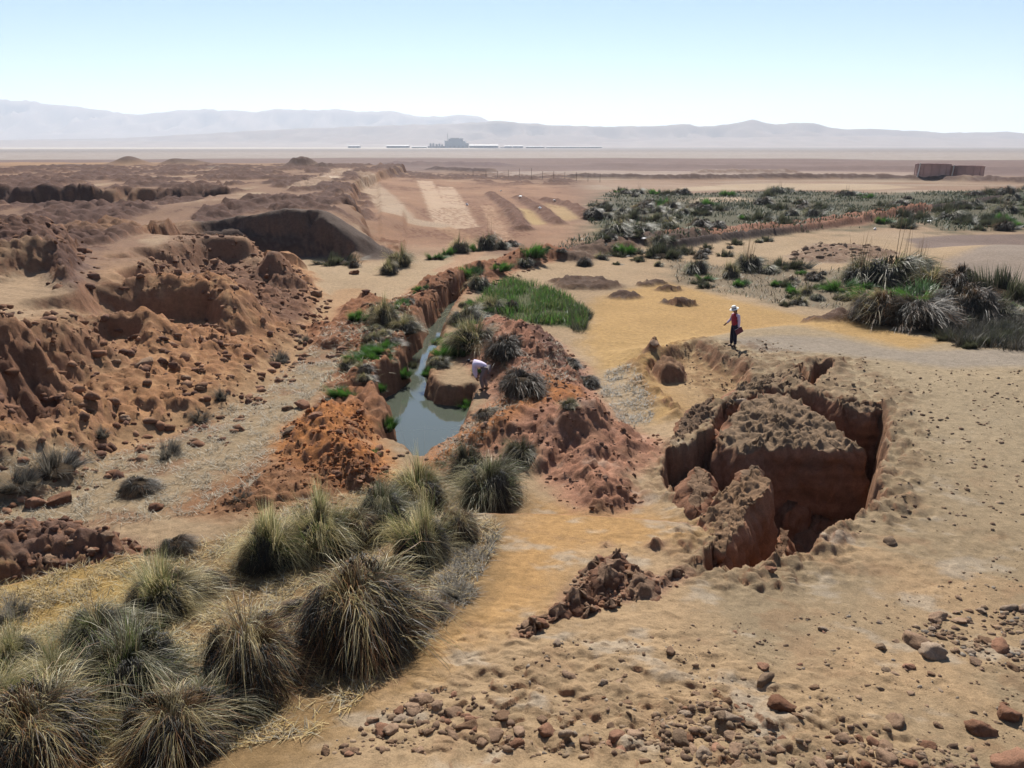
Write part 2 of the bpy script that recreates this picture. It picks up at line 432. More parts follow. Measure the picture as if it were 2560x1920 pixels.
        for pts, c in (([(1430, 398), (1700, 394), (1900, 398), (1980, 404), (1900, 410), (1640, 409), (1450, 412)], (.45, .335, .22)),
                       ([(1470, 428), (1600, 426), (1640, 436), (1500, 438)], (.45, .33, .22)),
                       ([(1290, 388), (1440, 390), (1560, 396), (1420, 410), (1310, 402)], (.33, .22, .15)),
                       ([(2060, 386), (2400, 384), (2400, 392), (2080, 394)], (.44, .33, .23)),
                       ([(1060, 372), (1300, 368), (1700, 372), (1700, 381), (1250, 379), (1060, 381)], (.36, .27, .215)),
                       ([(1700, 370), (1980, 372), (1960, 382), (1700, 381)], (.36, .26, .20))):
            self.paint(PL(pts), c, 4., 2.5, 0, .9)
        DITCH = PL([(1420, 528), (1530, 514), (1700, 497), (1850, 480), (2000, 455), (2212, 424), (2400, 400)])
        self.ridge(DITCH, .75, .45, (.08, .055, .045), .8, .5, .5)
        self.ridge(PL([(1480, 500), (1650, 490), (1800, 478), (1960, 455)]), .25, 2.5, PINK, 3.5, .8, .9, .8)
        self.ridge(PL([(1240, 545), (1320, 525), (1420, 512), (1500, 505)]), .5, 1.6, (.17, .115, .085), 2.0, .6, 1.0, .8)
        self.add(PL([(1690, 540), (1760, 515), (1900, 520), (1950, 540), (1860, 555), (1720, 552)]), .16, 2.0, 1., .5, rough=.75)
        self.paint(PL([(1690, 540), (1760, 515), (1900, 520), (1950, 540), (1860, 555), (1720, 552)]), (.29, .20, .14), 1., .6, .4, .8)
        # low dark lumps on the sand beyond the standing person
        for (u, v, wd, h) in ((1270, 600, 2.2, .45), (1225, 592, 1.2, .4), (1350, 622, 1.0, .2), (1418, 594, .8, .35), (1395, 598, .6, .25), (1450, 634, .6, .35), (1478, 637, .7, .35),
                              (1445, 607, .8, .15), (1790, 690, 1.3, .42), (1820, 692, .9, .32), (1925, 702, 1.0, .3), (1970, 712, 1.0, .3)):
            px, py = P(u, v)
            g = np.exp(-(((X - px) / wd) ** 2 + ((Y - py) / (wd * .75)) ** 2) ** 2)
            self.z += .55 * h * g * (1 + .6 * nf)
            self.rough = np.maximum(self.rough, .9 * np.clip(g * 2, 0, 1) * (g > .02))
            self.blend(np.clip(g * 1.5, 0, 1) * (g > .02), (.165, .11, .078))
        # --- track and straw band
        self.ridge(TRACK, -.12, .8, (.43, .26, .135), 1.1, .3, None, .9)
        self.paint(STRAWBAND, (.37, .275, .165), 1.2, 1.3, .5, .8)
        i, m = self.mask(STRAWBAND, .5)
        self.rough[i] *= 1 - .8 * m
        self.c[i] += (np.asarray((.27, .15, .085)) - self.c[i]) * (m * sstep(.08, .3, nm[i] + .4 * nf[i]) * .8)[:, None]
        # --- spoil heaps
        self.ridge(LEFTSPOIL, .42, 1.5, RED, 2.0, .6, 1.1, .85)
        self.ridge(PL([(790, 640), (770, 700), (740, 720), (720, 690)]), .4, 1.2, RED, 1.5, .5, 1.0, .8)
        self.add(SPOIL, .85, 2.2, .5, .3, rough=.7)
        self.paint(SPOIL, PINK, .8, .5, .3, .95)
        self.paint(PL([(940, 930), (1010, 870), (1100, 830), (1160, 830), (1250, 830), (1250, 870), (1130, 900), (1000, 950), (900, 985)]), ORANGE, 1.0, .6, .3, .85)
        self.add(SPOIL_TOP, .55, .7, .2, .15, rough=.3)
        self.add(SPOIL_FRONT, .4, 1.0, .3, .2, rough=.6)
        self.add(PL([(1050, 720), (1180, 705), (1250, 760), (1280, 830), (1180, 800), (1080, 770)]), .35, 1.2, .4, .3, rough=1.0)
        self.paint(PL([(1120, 715), (1200, 720), (1260, 780), (1270, 810), (1180, 790)]), (.21, .125, .105), .7, .5, .2, .8)
        self.add(ORMOUND, .75, 1.6, .4, .3, rough=.9)
        self.paint(ORMOUND, ORANGE, 1.0, .6, .3, .95)
        self.paint(PL([(560, 950), (860, 990), (900, 1010), (640, 1060), (420, 1075), (350, 1060)]), (.30, .14, .065), 1.0, .8, .4, .85)
        self.add(PL([(560, 950), (860, 990), (900, 1010), (640, 1060), (480, 1075), (430, 1060)]), .12, 1.0, .5, .3, rough=.85)
        self.add(ROCKPILE, .65, 1.1, .5, .4, rough=1.0)
        self.paint(ROCKPILE, (.20, .115, .085), .8, .5, .3, .9)
        self.paint(TUSSBED, (.25, .158, .072), 1.2, .8, .4, .9)
        self.paint(YELLOW, (.48, .31, .10), 1.2, .6, .4, .8)
        self.paint(REEDS, (.08, .10, .04), .8, .4, .2, .9)
        self.paint(pl(b3, [(480, 170), (600, 160), (700, 250), (760, 370), (700, 470), (580, 470), (500, 350), (440, 300)]), (.40, .30, .19), .8, .5, .3, .7)
        # --- channel
        i, m = self.mask(WATER, .55, .12, .22)
        i2, m2 = self.mask(WATER, 2.4, .2)
        self.c[i2] += (np.asarray(MUD) - self.c[i2]) * (m2 * .6)[:, None]
        bank = sstep(.75, .10, np.abs(m - .5)) if False else None
        self.z[i] += (-1.75 - self.z[i]) * m
        i, m = self.mask(POOLHEAD, .6, .2, .2)
        self.z[i] += (-1.5 - self.z[i]) * m
        beach = PL([(800, 1000), (850, 970), (900, 985), (870, 1010)], -1.2)
        # --- sink hole
        self.set(SINK, -.62, .75, .45, .2)
        i, m = self.mask(SINK, .5, .2, .1)
        self.c[i] += (np.asarray((.42, .255, .115)) - self.c[i]) * (m * .6)[:, None]
        i, m = self.mask(PIT, .34, .18, .22)
        self.z[i] += (-2.7 + .8 * nm[i] + .3 * nf[i] - self.z[i]) * m
        self.rough[i] = np.maximum(self.rough[i], 1.0 * m)
        self.c[i] += (np.asarray((.29, .155, .09)) - self.c[i]) * sstep(.1, .5, m)[:, None]
        self.set(PIT_W, -1.15, .4, .15, .1)
        self.set(NOTCH, -.9, .16, .06, .05)
        self.set(CRACK, -.7, .16, .06, .05)
        self.add(OUTCROP, .14, .6, .25, .2, rough=1.0)
        self.paint(OUTCROP, (.34, .195, .125), .3, .2, .15, .9)
        self.add(OUTCROP2, .06, .35, .15, .15, rough=.9)
        self.paint(OUTCROP2, (.32, .18, .11), .3, .2, .1, .8)
        for pts, h in (([(430, 1240), (440, 1190), (490, 1180), (550, 1225), (500, 1245)], .18), ([(670, 1225), (720, 1190), (820, 1180), (810, 1230), (750, 1260)], .2),
                       ([(760, 1360), (880, 1330), (940, 1350), (860, 1385), (770, 1390)], .14), ([(1640, 1190), (1750, 1120), (1900, 1150), (1850, 1200), (1700, 1240)], .12),
                       ([(720, 180), (790, 130), (930, 170), (930, 215), (780, 225)], .5), ([(660, 125), (720, 90), (780, 105), (760, 130)], .4)):
            self.add(pl(b3, pts), h, .3, .1, .1, rough=.9)
            self.paint(pl(b3, pts), (.28, .17, .11), .25, .1, .1, .7)
        # --- small relief: clods, crust knobs, ripples
        crust = PL([(1380, 745), (1640, 735), (1830, 790), (1990, 860), (2020, 960), (2000, 1080), (1900, 1110), (1840, 1180), (1530, 1215), (1440, 960), (1560, 850)])
        i, m = self.mask(crust, 1.5, .8, .2)
        pitmask = sstep(-.15, .05, sdist(X[i], Y[i], PIT))
        self.rough[i] = np.maximum(self.rough[i], .55 * m * pitmask * sstep(-.35, .1, nm[i] + .25))
        for pg in (PIT, SINK, NOTCH, CRACK):
            i = self.near(pg, 2.0)
            d = sdist(X[i], Y[i], pg)
            self.rough[i] = np.maximum(self.rough[i], .95 * sstep(1.6, .2, d + .8 * nm[i]) * sstep(-.1, .06, d))
        stony = sstep(14.5, 9.5, r) * sstep(-.2, .2, nl + nm * .8 + .35 * sstep(11.5, 9.2, r)) * sstep(-.28, -.05, az)
        self.rough = np.maximum(self.rough, .52 * stony)
        self.rough = np.maximum(self.rough, (.02 + .16 * sstep(.0, .35, fbm(X / 2.3, Y / 2.3, 3, 141))) * (r < 40))
        idx = np.nonzero((self.rough > .02) & (r < 300))[0]
        x, y, rg, rr = X[idx], Y[idx], self.rough[idx], r[idx]
        wx = x + .25 * nm[idx]; wy = y + .25 * nf[idx]
        c1, r1 = cells(wx / .34, wy / .30, 5)
        c2, r2 = cells(wx / .85, wy / .75, 6)
        c3, r3 = cells(wx / 1.9, wy / 1.7, 8)
        farw = sstep(35, 60, rr)
        keep1 = (r1 > .35); keep2 = (r2 > .45)
        h = rg * (.15 * c1 * keep1 * (1 - .5 * farw) + sstep(.6, 1., rg) * .24 * c2 * keep2 * r2 * sstep(22, 30, rr) + sstep(.6, 1., rg) * farw * .38 * c3 * (r3 > .4))
        h += rg * .17 * fbm(x / .9, y / .9, 5, 101, .68) - rg * .10 * np.clip(1 - np.abs(fbm(x / 1.3, y / 1.3, 3, 171)) * 6, 0, 1) + (.012 + .03 * rg) * fbm(x / .16, y / .16, 2, 111) * (rr < 30)
        inwater = sstep(-1.0, -.6, self.z[idx])
        inpit = sdist(x, y, PIT) < -.2
        self.z[idx] += h * np.where(inpit, 1., np.maximum(inwater, .15))
        clod = np.clip(np.maximum(np.maximum(c1 * keep1 * sstep(.3, .6, rg), c2 * keep2 * sstep(.5, .9, rg) * sstep(22, 30, rr)), c3 * (r3 > .4) * sstep(.6, 1., rg) * farw), 0, 1)
        dark = self.c[idx] * np.asarray((.56, .43, .39))
        k = (sstep(.15, .6, clod) * .65)[:, None] * (sstep(12, 40, rr) * .75 + .25)[:, None]
        self.c[idx] += (dark - self.c[idx]) * k
        # pale salt and dust patches on the foreground sand, grain changes
        dust = fbm(X / 1.4, Y / 1.0, 4, 151, .6)
        self.blend(sstep(.12, .4, dust) * sstep(30, 16, r) * .55 * sstep(-.35, -.2, az), (.50, .42, .32))
        self.blend(sstep(.15, .4, -dust) * sstep(30, 16, r) * .45 * sstep(-.35, -.2, az), (.33, .20, .11))
        # broad colour unevenness of the soil
        self.c *= ALBEDO
        v = 1 + .16 * nm + .12 * nl + .10 * nf
        self.c *= np.clip(v, .55, 1.4)[:, None]
        self.c[:, 1] *= 1 + .05 * nl; self.c[:, 2] *= 1 + .10 * nl


def land_z(x, y):
    return Land(np.atleast_1d(np.asarray(x, float)), np.atleast_1d(np.asarray(y, float))).z


def hit(uv):
    """where viewing directions meet the ground"""
    uv = np.asarray(uv, float)
    a = (uv[:, 0] - CU) / F; b = (CV - uv[:, 1]) / F
    d = np.stack([a, _cp + b * _sp, -_sp + b * _cp], 1)
    d /= np.linalg.norm(d, axis=1)[:, None]
    K = 90
    base = CAM_Z / np.maximum(-d[:, 2], .004)
    ts = base[:, None] * np.linspace(.45, 1.35, K)[None, :]
    px = d[:, 0:1] * ts; py = d[:, 1:2] * ts; pz = CAM_Z + d[:, 2:3] * ts
    z = Land(px.ravel(), py.ravel()).z.reshape(px.shape)
    below = pz < z
    k = np.argmax(below, axis=1); k = np.where(below.any(1), np.maximum(k, 1), K - 1)
    ar = np.arange(len(uv))
    g0 = (pz - z)[ar, k - 1]; g1 = (pz - z)[ar, k]
    f = np.clip(g0 / (g0 - g1 + 1e-9), 0, 1)
    t = ts[ar, k - 1] + f * (ts[ar, k] - ts[ar, k - 1])
    q = d * t[:, None]
    return q[:, 0], q[:, 1], land_z(q[:, 0], q[:, 1])


# ------------------------------------------------------------------ mesh helpers
def mesh_np(name, verts, faces=None, tris=None, quads=None, smooth=False):
    me = bpy.data.meshes.new(name)
    verts = np.asarray(verts, np.float32)
    me.vertices.add(len(verts))
    me.vertices.foreach_set('co', verts.ravel())
    loops = []; starts = []; tot = 0
    for f, k in ((quads, 4), (tris, 3)):
        if f is not None and len(f):
            f = np.asarray(f, np.int32)
            loops.append(f.ravel()); starts.append(tot + np.arange(len(f)) * k); tot += f.size
    lp = np.concatenate(loops); st = np.concatenate(starts).astype(np.int32)
    me.loops.add(len(lp)); me.loops.foreach_set('vertex_index', lp)
    me.polygons.add(len(st)); me.polygons.foreach_set('loop_start', st)
    if smooth: me.polygons.foreach_set('use_smooth', np.ones(len(st), bool))
    me.update(calc_edges=True)
    return me


def set_col(me, c, name='col'):
    at = me.attributes.new(name, 'FLOAT_COLOR', 'POINT')
    c4_ = np.ones((len(c), 4), np.float32); c4_[:, :3] = c
    at.data.foreach_set('color', c4_.ravel())


def obj(name, me, mat=None, parent=None):
    o = bpy.data.objects.new(name, me)
    col.objects.link(o)
    if mat is not None and me is not None and not len(me.materials): me.materials.append(mat)
    if parent is not None: o.parent = parent
    return o


def tag(o, label=None, cat=None, group=None, kind=None):
    if label: o['label'] = label
    if cat: o['category'] = cat
    if group: o['group'] = group
    if kind: o['kind'] = kind
    return o


def empty(name, loc=(0, 0, 0), rz=0.0, s=1.0):
    o = bpy.data.objects.new(name, None)
    col.objects.link(o)
    o.location = loc; o.rotation_euler = (0, 0, rz); o.scale = (s, s, s) if not hasattr(s, '__len__') else s
    o.empty_display_size = .2
    return o


def copy_tree(o, parent=None):
    c = o.copy(); col.objects.link(c); c.parent = parent
    for ch in o.children: copy_tree(ch, c)
    return c


class MB:
    def __init__(self): self.v = []; self.f = []

    def box(self, c, s, rz=0.0, bev=0.0):
        cx, cy, cz = c; hx, hy, hz = s[0] / 2, s[1] / 2, s[2] / 2
        n = len(self.v); ca, sa = math.cos(rz), math.sin(rz)
        for dz in (-hz, hz):
            for dx, dy in ((-hx, -hy), (hx, -hy), (hx, hy), (-hx, hy)):
                self.v.append((cx + dx * ca - dy * sa, cy + dx * sa + dy * ca, cz + dz))
        for f in ((0, 3, 2, 1), (4, 5, 6, 7), (0, 1, 5, 4), (1, 2, 6, 5), (2, 3, 7, 6), (3, 0, 4, 7)):
            self.f.append(tuple(n + k for k in f))
        return self

    def tube(self, pts, rad, n=8, cap=True):
        pts = [np.asarray(p, float) for p in pts]
        rads = rad if hasattr(rad, '__len__') else [rad] * len(pts)
        st = len(self.v)
        for i, p in enumerate(pts):
            d = pts[min(i + 1, len(pts) - 1)] - pts[max(i - 1, 0)]
            d /= np.linalg.norm(d) + 1e-9
            a = np.cross(d, (0, 0, 1) if abs(d[2]) < .9 else (1, 0, 0)); a /= np.linalg.norm(a)
            b = np.cross(d, a)
            for k in range(n):
                t = 2 * math.pi * k / n
                self.v.append(tuple(p + rads[i] * (math.cos(t) * a + math.sin(t) * b)))
        for i in range(len(pts) - 1):
            for k in range(n):
                k2 = (k + 1) % n
                self.f.append((st + i * n + k, st + i * n + k2, st + (i + 1) * n + k2, st + (i + 1) * n + k))
        if cap:
            self.f.append(tuple(st + k for k in range(n))[::-1])
            self.f.append(tuple(st + (len(pts) - 1) * n + k for k in range(n)))
        return self

    def lathe(self, prof, n=24, c=(0, 0, 0)):
        st = len(self.v)
        for r, z in prof:
            for k in range(n):
                t = 2 * math.pi * k / n
                self.v.append((c[0] + r * math.cos(t), c[1] + r * math.sin(t), c[2] + z))
        for i in range(len(prof) - 1):
            for k in range(n):
                k2 = (k + 1) % n
                self.f.append((st + i * n + k, st + i * n + k2, st + (i + 1) * n + k2, st + (i + 1) * n + k))
        return self

    def mesh(self, name, smooth=False):
        me = bpy.data.meshes.new(name)
        me.from_pydata(self.v, [], self.f)
        if smooth:
            me.polygons.foreach_set('use_smooth', np.ones(len(me.polygons), bool))
        me.update()
        return me

    def build(self, name, mat, parent=None, smooth=False):
        return obj(name, self.mesh(name, smooth), mat, parent)


# ------------------------------------------------------------------ materials
def new_mat(name):
    m = bpy.data.materials.new(name); m.use_nodes = True
    nt = m.node_tree
    return m, nt, nt.nodes['Principled BSDF']


def plain(name, c, rough=.8, var=.15, scale=6., spec=.3, bump=0.0, metal=0.0):
    m, nt, b = new_mat(name)
    tc = nt.nodes.new('ShaderNodeTexCoord'); nz = nt.nodes.new('ShaderNodeTexNoise')
    nz.inputs['Scale'].default_value = scale; nz.inputs['Detail'].default_value = 5
    nt.links.new(tc.outputs['Object'], nz.inputs['Vector'])
    mx = nt.nodes.new('ShaderNodeMix'); mx.data_type = 'RGBA'
    mx.inputs[6].default_value = (*[k * (1 - var) for k in c], 1); mx.inputs[7].default_value = (*[min(1, k * (1 + var)) for k in c], 1)
    nt.links.new(nz.outputs[0], mx.inputs[0]); nt.links.new(mx.outputs[2], b.inputs['Base Color'])
    b.inputs['Roughness'].default_value = rough; b.inputs['Specular IOR Level'].default_value = spec; b.inputs['Metallic'].default_value = metal
    if bump:
        bp = nt.nodes.new('ShaderNodeBump'); bp.inputs['Strength'].default_value = bump; bp.inputs['Distance'].default_value = .02
        nt.links.new(nz.outputs[0], bp.inputs['Height']); nt.links.new(bp.outputs[0], b.inputs['Normal'])
    return m


def soil(name, attr=True, c=(.3, .16, .1), spread=.30, bump=.6, obj_random=False):
    """earth: its own colour map times fine grain, with crumbly relief"""
    m, nt, b = new_mat(name)
    N = nt.nodes.new; L = nt.links.new
    geo = N('ShaderNodeNewGeometry')
    if attr:
        a = N('ShaderNodeAttribute'); a.attribute_name = 'col'; base = a.outputs['Color']
    else:
        rgb = N('ShaderNodeRGB'); rgb.outputs[0].default_value = (*c, 1); base = rgb.outputs[0]
        if obj_random:
            oi = N('ShaderNodeObjectInfo'); ramp = N('ShaderNodeValToRGB')
            els = ramp.color_ramp.elements
            els[0].color = (c[0] * .65, c[1] * .6, c[2] * .55, 1); els[1].color = (min(1, c[0] * 1.3), c[1] * 1.35, c[2] * 1.4, 1)
            L(oi.outputs['Random'], ramp.inputs[0]); base = ramp.outputs[0]
    n1 = N('ShaderNodeTexNoise'); n1.inputs['Scale'].default_value = 5.0; n1.inputs['Detail'].default_value = 9; n1.inputs['Roughness'].default_value = .78
    n2 = N('ShaderNodeTexNoise'); n2.inputs['Scale'].default_value = 38.0; n2.inputs['Detail'].default_value = 6; n2.inputs['Roughness'].default_value = .7
    L(geo.outputs['Position'], n1.inputs['Vector']); L(geo.outputs['Position'], n2.inputs['Vector'])
    mr = N('ShaderNodeMapRange'); mr.inputs[1].default_value = .3; mr.inputs[2].default_value = .7; mr.inputs[3].default_value = 1 - spread; mr.inputs[4].default_value = 1 + spread
    L(n1.outputs[0], mr.inputs[0])
    mr2 = N('ShaderNodeMapRange'); mr2.inputs[1].default_value = .3; mr2.inputs[2].default_value = .7; mr2.inputs[3].default_value = 1 - spread * .8; mr2.inputs[4].default_value = 1 + spread * .8
    L(n2.outputs[0], mr2.inputs[0])
    mu = N('ShaderNodeMath'); mu.operation = 'MULTIPLY'; L(mr.outputs[0], mu.inputs[0]); L(mr2.outputs[0], mu.inputs[1])
    vm = N('ShaderNodeVectorMath'); vm.operation = 'SCALE'; L(base, vm.inputs[0]); L(mu.outputs[0], vm.inputs['Scale'])
    L(vm.outputs[0], b.inputs['Base Color'])
    b.inputs['Roughness'].default_value = .95; b.inputs['Specular IOR Level'].default_value = .12
    ad = N('ShaderNodeMath'); ad.operation = 'MULTIPLY_ADD'; ad.inputs[1].default_value = .3
    L(n2.outputs[0], ad.inputs[0]); L(n1.outputs[0], ad.inputs[2])
    bp = N('ShaderNodeBump'); bp.inputs['Strength'].default_value = bump; bp.inputs['Distance'].default_value = .07
    L(ad.outputs[0], bp.inputs['Height']); L(bp.outputs[0], b.inputs['Normal'])
    return m


M_LAND = soil('earth', True, bump=.8)
M_BLOCK = soil('crust_earth', True, bump=.9)
M_ROCK = soil('stone', False, (.235, .15, .095), .3, .9, True)
M_ROCK_GREY = soil('pale_stone', False, (.245, .175, .12), .3, .9, True)
M_ROCK_RED = soil('red_stone', False, (.22, .115, .07), .3, .9, True)
M_PEBBLE = soil('pebbles', True, bump=.4)


def blade_mat(name, trans=.48, rough=.45, spec=.32):
    m, nt, b = new_mat(name)
    N = nt.nodes.new; L = nt.links.new
    a = N('ShaderNodeAttribute'); a.attribute_name = 'col'
    L(a.outputs['Color'], b.inputs['Base Color'])
    b.inputs['Roughness'].default_value = rough; b.inputs['Specular IOR Level'].default_value = spec
    t = N('ShaderNodeBsdfTranslucent'); L(a.outputs['Color'], t.inputs['Color'])
    mx = N('ShaderNodeMixShader'); mx.inputs[0].default_value = trans
    out = nt.nodes['Material Output']
    L(b.outputs[0], mx.inputs[1]); L(t.outputs[0], mx.inputs[2]); L(mx.outputs[0], out.inputs['Surface'])
    return m


M_BLADE = blade_mat('grass_blades')
M_DEAD = blade_mat('dead_blades', .18, .6, .25)
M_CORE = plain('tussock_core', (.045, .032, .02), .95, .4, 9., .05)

# ------------------------------------------------------------------ the land
def make_land():
    r1 = np.arange(.25, 8.6, .14)
    rows = list(r1); r = r1[-1]
    while r < 11500:
        if r < 28: d = max(.016, 1.25 * r * r / 6560)
        elif r < 75: d = r * .0038
        elif r < 300: d = r * .0055
        else: d = r * .03
        r += d; rows.append(r)
    rows = np.array(rows)
    a = np.radians(np.concatenate([np.linspace(-180, -50, 26), np.linspace(-46, 46, 590), np.linspace(50, 180, 26)]))[:-1]
    nr, na = len(rows), len(a)
    R, A = np.meshgrid(rows, a, indexing='ij')
    x = (R * np.sin(A)).ravel(); y = (R * np.cos(A)).ravel()
    L = Land(x, y)
    Z = L.z.reshape(nr, na); gr = np.gradient(Z, axis=0) / np.gradient(rows)[:, None]; ga = np.gradient(Z, axis=1) / (np.gradient(a)[None, :] * rows[:, None])
    steep = (sstep(.8, 1.5, np.hypot(gr, ga)) * (R < 130)).ravel() * .75
    steep *= sstep(.07, .12, L.c[:, 0])
    L.c += (np.asarray((.31, .155, .088)) * ALBEDO * (1 + .25 * L.nf)[:, None] - L.c) * steep[:, None]
    i = np.arange(nr - 1)[:, None] * na; j = np.arange(na)[None, :]
    j2 = (j + 1) % na
    q = np.stack([i + j, i + j2, i + na + j2, i + na + j], -1).reshape(-1, 4)[:, ::-1]
    me = mesh_np('ground', np.stack([x, y, L.z], 1), quads=q, smooth=True)
    set_col(me, np.clip(L.c, .01, .9))
    o = obj('ground', me, M_LAND)
    tag(o, 'sandy ochre and red-brown desert ground', None, None, 'structure')
    return o


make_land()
#@@PART2
# ------------------------------------------------------------------ water
def make_water():
    m, nt, b = new_mat('still_water')
    N = nt.nodes.new; L = nt.links.new
    b.inputs['Base Color'].default_value = (.072, .082, .062, 1)
    b.inputs['Roughness'].default_value = .06
    b.inputs['IOR'].default_value = 1.52
    b.inputs['Specular IOR Level'].default_value = .5
    geo = N('ShaderNodeNewGeometry'); nz = N('ShaderNodeTexNoise'); nz.inputs['Scale'].default_value = 3.; nz.inputs['Detail'].default_value = 3
    bp = N('ShaderNodeBump'); bp.inputs['Strength'].default_value = .04; bp.inputs['Distance'].default_value = .03
    L(geo.outputs['Position'], nz.inputs['Vector']); L(nz.outputs[0], bp.inputs['Height']); L(bp.outputs[0], b.inputs['Normal'])
    w = np.asarray(WATER)
    x0, y0 = w.min(0) - 1.2; x1, y1 = w.max(0) + 1.6
    me = mesh_np('water', [(x0, y0, ZW), (x1, y0, ZW), (x1, y1, ZW), (x0, y1, ZW)], quads=[(0, 1, 2, 3)])
    tag(obj('water', me, m), None, None, None, 'structure')


make_water()


# ------------------------------------------------------------------ collapsed crust blocks of the sink hole
def n3(p, s, k):
    return fbm(p[:, 0] * k + p[:, 2] * k * .7, p[:, 1] * k - p[:, 2] * k * .9, 4, s, .55)


def slab(name, outline, zt, zb, label, tilt=(0, 0), flare=.12, seed=0, knob=.11, top=(.20, .135, .084), side=(.225, .115, .068), dz=.0, bulge=.12):
    """a lump of cemented earth: ragged walls with overhangs and a knobbly weathered top"""
    p = np.asarray(outline, float)
    q = np.roll(p, -1, 0); ln = np.hypot(*(q - p).T); cum = np.concatenate([[0], np.cumsum(ln)])
    n = int(max(70, min(210, cum[-1] / .055)))
    s = np.linspace(0, cum[-1], n, endpoint=False)
    k = np.searchsorted(cum, s, side='right') - 1
    t = (s - cum[k]) / ln[k]
    ring = p[k] + (q[k] - p[k]) * t[:, None]
    for _ in range(4): ring = .5 * ring + .25 * (np.roll(ring, 1, 0) + np.roll(ring, -1, 0))
    c = ring.mean(0)
    tang = np.roll(ring, -1, 0) - np.roll(ring, 1, 0)
    nrm = np.stack([tang[:, 1], -tang[:, 0]], 1); nrm /= np.linalg.norm(nrm, axis=1)[:, None]
    if (nrm * (ring - c)).sum() < 0: nrm = -nrm
    V = []; C = []; T = []
    ms = int(np.clip((zt - zb) / .10, 9, 28))
    tz = lambda xy: zt + (xy[:, 0] - c[0]) * tilt[0] + (xy[:, 1] - c[1]) * tilt[1]
    for i in range(ms):                      # wall, bottom to top
        f = i / (ms - 1)
        z = zb + (tz(ring) - zb) * f
        off = flare * (1 - f) - bulge * .5 * sstep(.25, .0, f) + bulge * np.sin(f * 3.0) - .10 * sstep(.93, 1., f)
        pt = np.stack([ring[:, 0], ring[:, 1], z], 1)
        crk = np.clip(1 - np.abs(n3(pt * np.array([1, 1, .45]), 340 + seed, 1.1)) * 7, 0, 1)
        lay = perlin(z * 4.5 + 3 * seed, ring[:, 0] * .25 + ring[:, 1] * .2, 350 + seed)
        d = .22 * n3(pt, 300 + seed, 1.3) + .11 * n3(pt, 310 + seed, 5.) + .05 * n3(pt, 320 + seed, 14.) - .13 * crk + .05 * lay
        pt[:, :2] += nrm * (off + d)[:, None]
        V.append(pt); T.append(np.zeros(n))
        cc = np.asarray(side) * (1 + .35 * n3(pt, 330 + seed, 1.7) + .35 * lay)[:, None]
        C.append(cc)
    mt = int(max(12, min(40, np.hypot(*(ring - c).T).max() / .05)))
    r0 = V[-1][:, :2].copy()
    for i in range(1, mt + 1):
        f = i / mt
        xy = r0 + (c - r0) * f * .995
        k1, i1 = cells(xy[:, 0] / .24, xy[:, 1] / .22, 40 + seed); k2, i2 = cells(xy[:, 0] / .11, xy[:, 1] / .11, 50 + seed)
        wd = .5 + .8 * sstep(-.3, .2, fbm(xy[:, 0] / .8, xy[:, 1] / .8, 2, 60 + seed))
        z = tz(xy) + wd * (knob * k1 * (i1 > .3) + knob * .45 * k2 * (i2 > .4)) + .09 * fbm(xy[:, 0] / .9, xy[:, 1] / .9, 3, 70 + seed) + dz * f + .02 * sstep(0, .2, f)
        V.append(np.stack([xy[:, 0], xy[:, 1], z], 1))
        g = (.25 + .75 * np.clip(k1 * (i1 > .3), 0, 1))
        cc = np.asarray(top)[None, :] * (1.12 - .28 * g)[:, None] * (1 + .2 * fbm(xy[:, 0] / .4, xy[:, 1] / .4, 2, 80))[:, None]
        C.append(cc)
    V = np.concatenate(V); C = np.concatenate(C)
    rows = ms + mt
    i = np.arange(rows - 1)[:, None] * n; j = np.arange(n)[None, :]; j2 = (j + 1) % n
    qd = np.stack([i + j, i + j2, i + n + j2, i + n + j], -1).reshape(-1, 4)
    if np.cross(ring[1] - ring[0], c - ring[0]) < 0: qd = qd[:, ::-1]
    me = mesh_np(name, V, quads=qd, smooth=True)
    set_col(me, np.clip(C, .01, .8))
    o = obj(name, me, M_BLOCK)
    tag(o, label, 'earth block', None)
    return o


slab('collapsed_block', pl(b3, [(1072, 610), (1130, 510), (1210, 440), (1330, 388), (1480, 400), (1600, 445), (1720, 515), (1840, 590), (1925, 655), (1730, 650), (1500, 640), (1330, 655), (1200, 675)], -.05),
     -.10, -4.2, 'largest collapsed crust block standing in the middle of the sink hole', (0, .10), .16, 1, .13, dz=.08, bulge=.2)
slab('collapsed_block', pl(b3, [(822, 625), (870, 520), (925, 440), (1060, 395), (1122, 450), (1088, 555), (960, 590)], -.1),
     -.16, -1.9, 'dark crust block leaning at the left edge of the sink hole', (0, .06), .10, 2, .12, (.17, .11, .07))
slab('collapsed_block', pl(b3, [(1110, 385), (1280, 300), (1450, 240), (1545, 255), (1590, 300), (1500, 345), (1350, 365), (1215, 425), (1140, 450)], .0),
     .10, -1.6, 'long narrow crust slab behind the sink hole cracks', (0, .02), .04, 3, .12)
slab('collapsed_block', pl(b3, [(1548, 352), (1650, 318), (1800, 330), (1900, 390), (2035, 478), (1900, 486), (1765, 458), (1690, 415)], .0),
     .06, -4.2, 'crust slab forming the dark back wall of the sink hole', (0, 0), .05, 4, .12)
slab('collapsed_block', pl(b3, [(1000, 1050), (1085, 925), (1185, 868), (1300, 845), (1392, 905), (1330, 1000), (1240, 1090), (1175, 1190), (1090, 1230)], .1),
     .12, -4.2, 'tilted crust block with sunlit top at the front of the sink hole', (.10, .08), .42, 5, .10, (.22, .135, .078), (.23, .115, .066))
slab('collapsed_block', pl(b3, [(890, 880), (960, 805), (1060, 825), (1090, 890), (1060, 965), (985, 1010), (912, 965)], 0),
     .10, -1.0, 'small rounded crust chunk beside the tilted sunlit block', (.05, .1), .05, 6, .06, (.185, .115, .07))
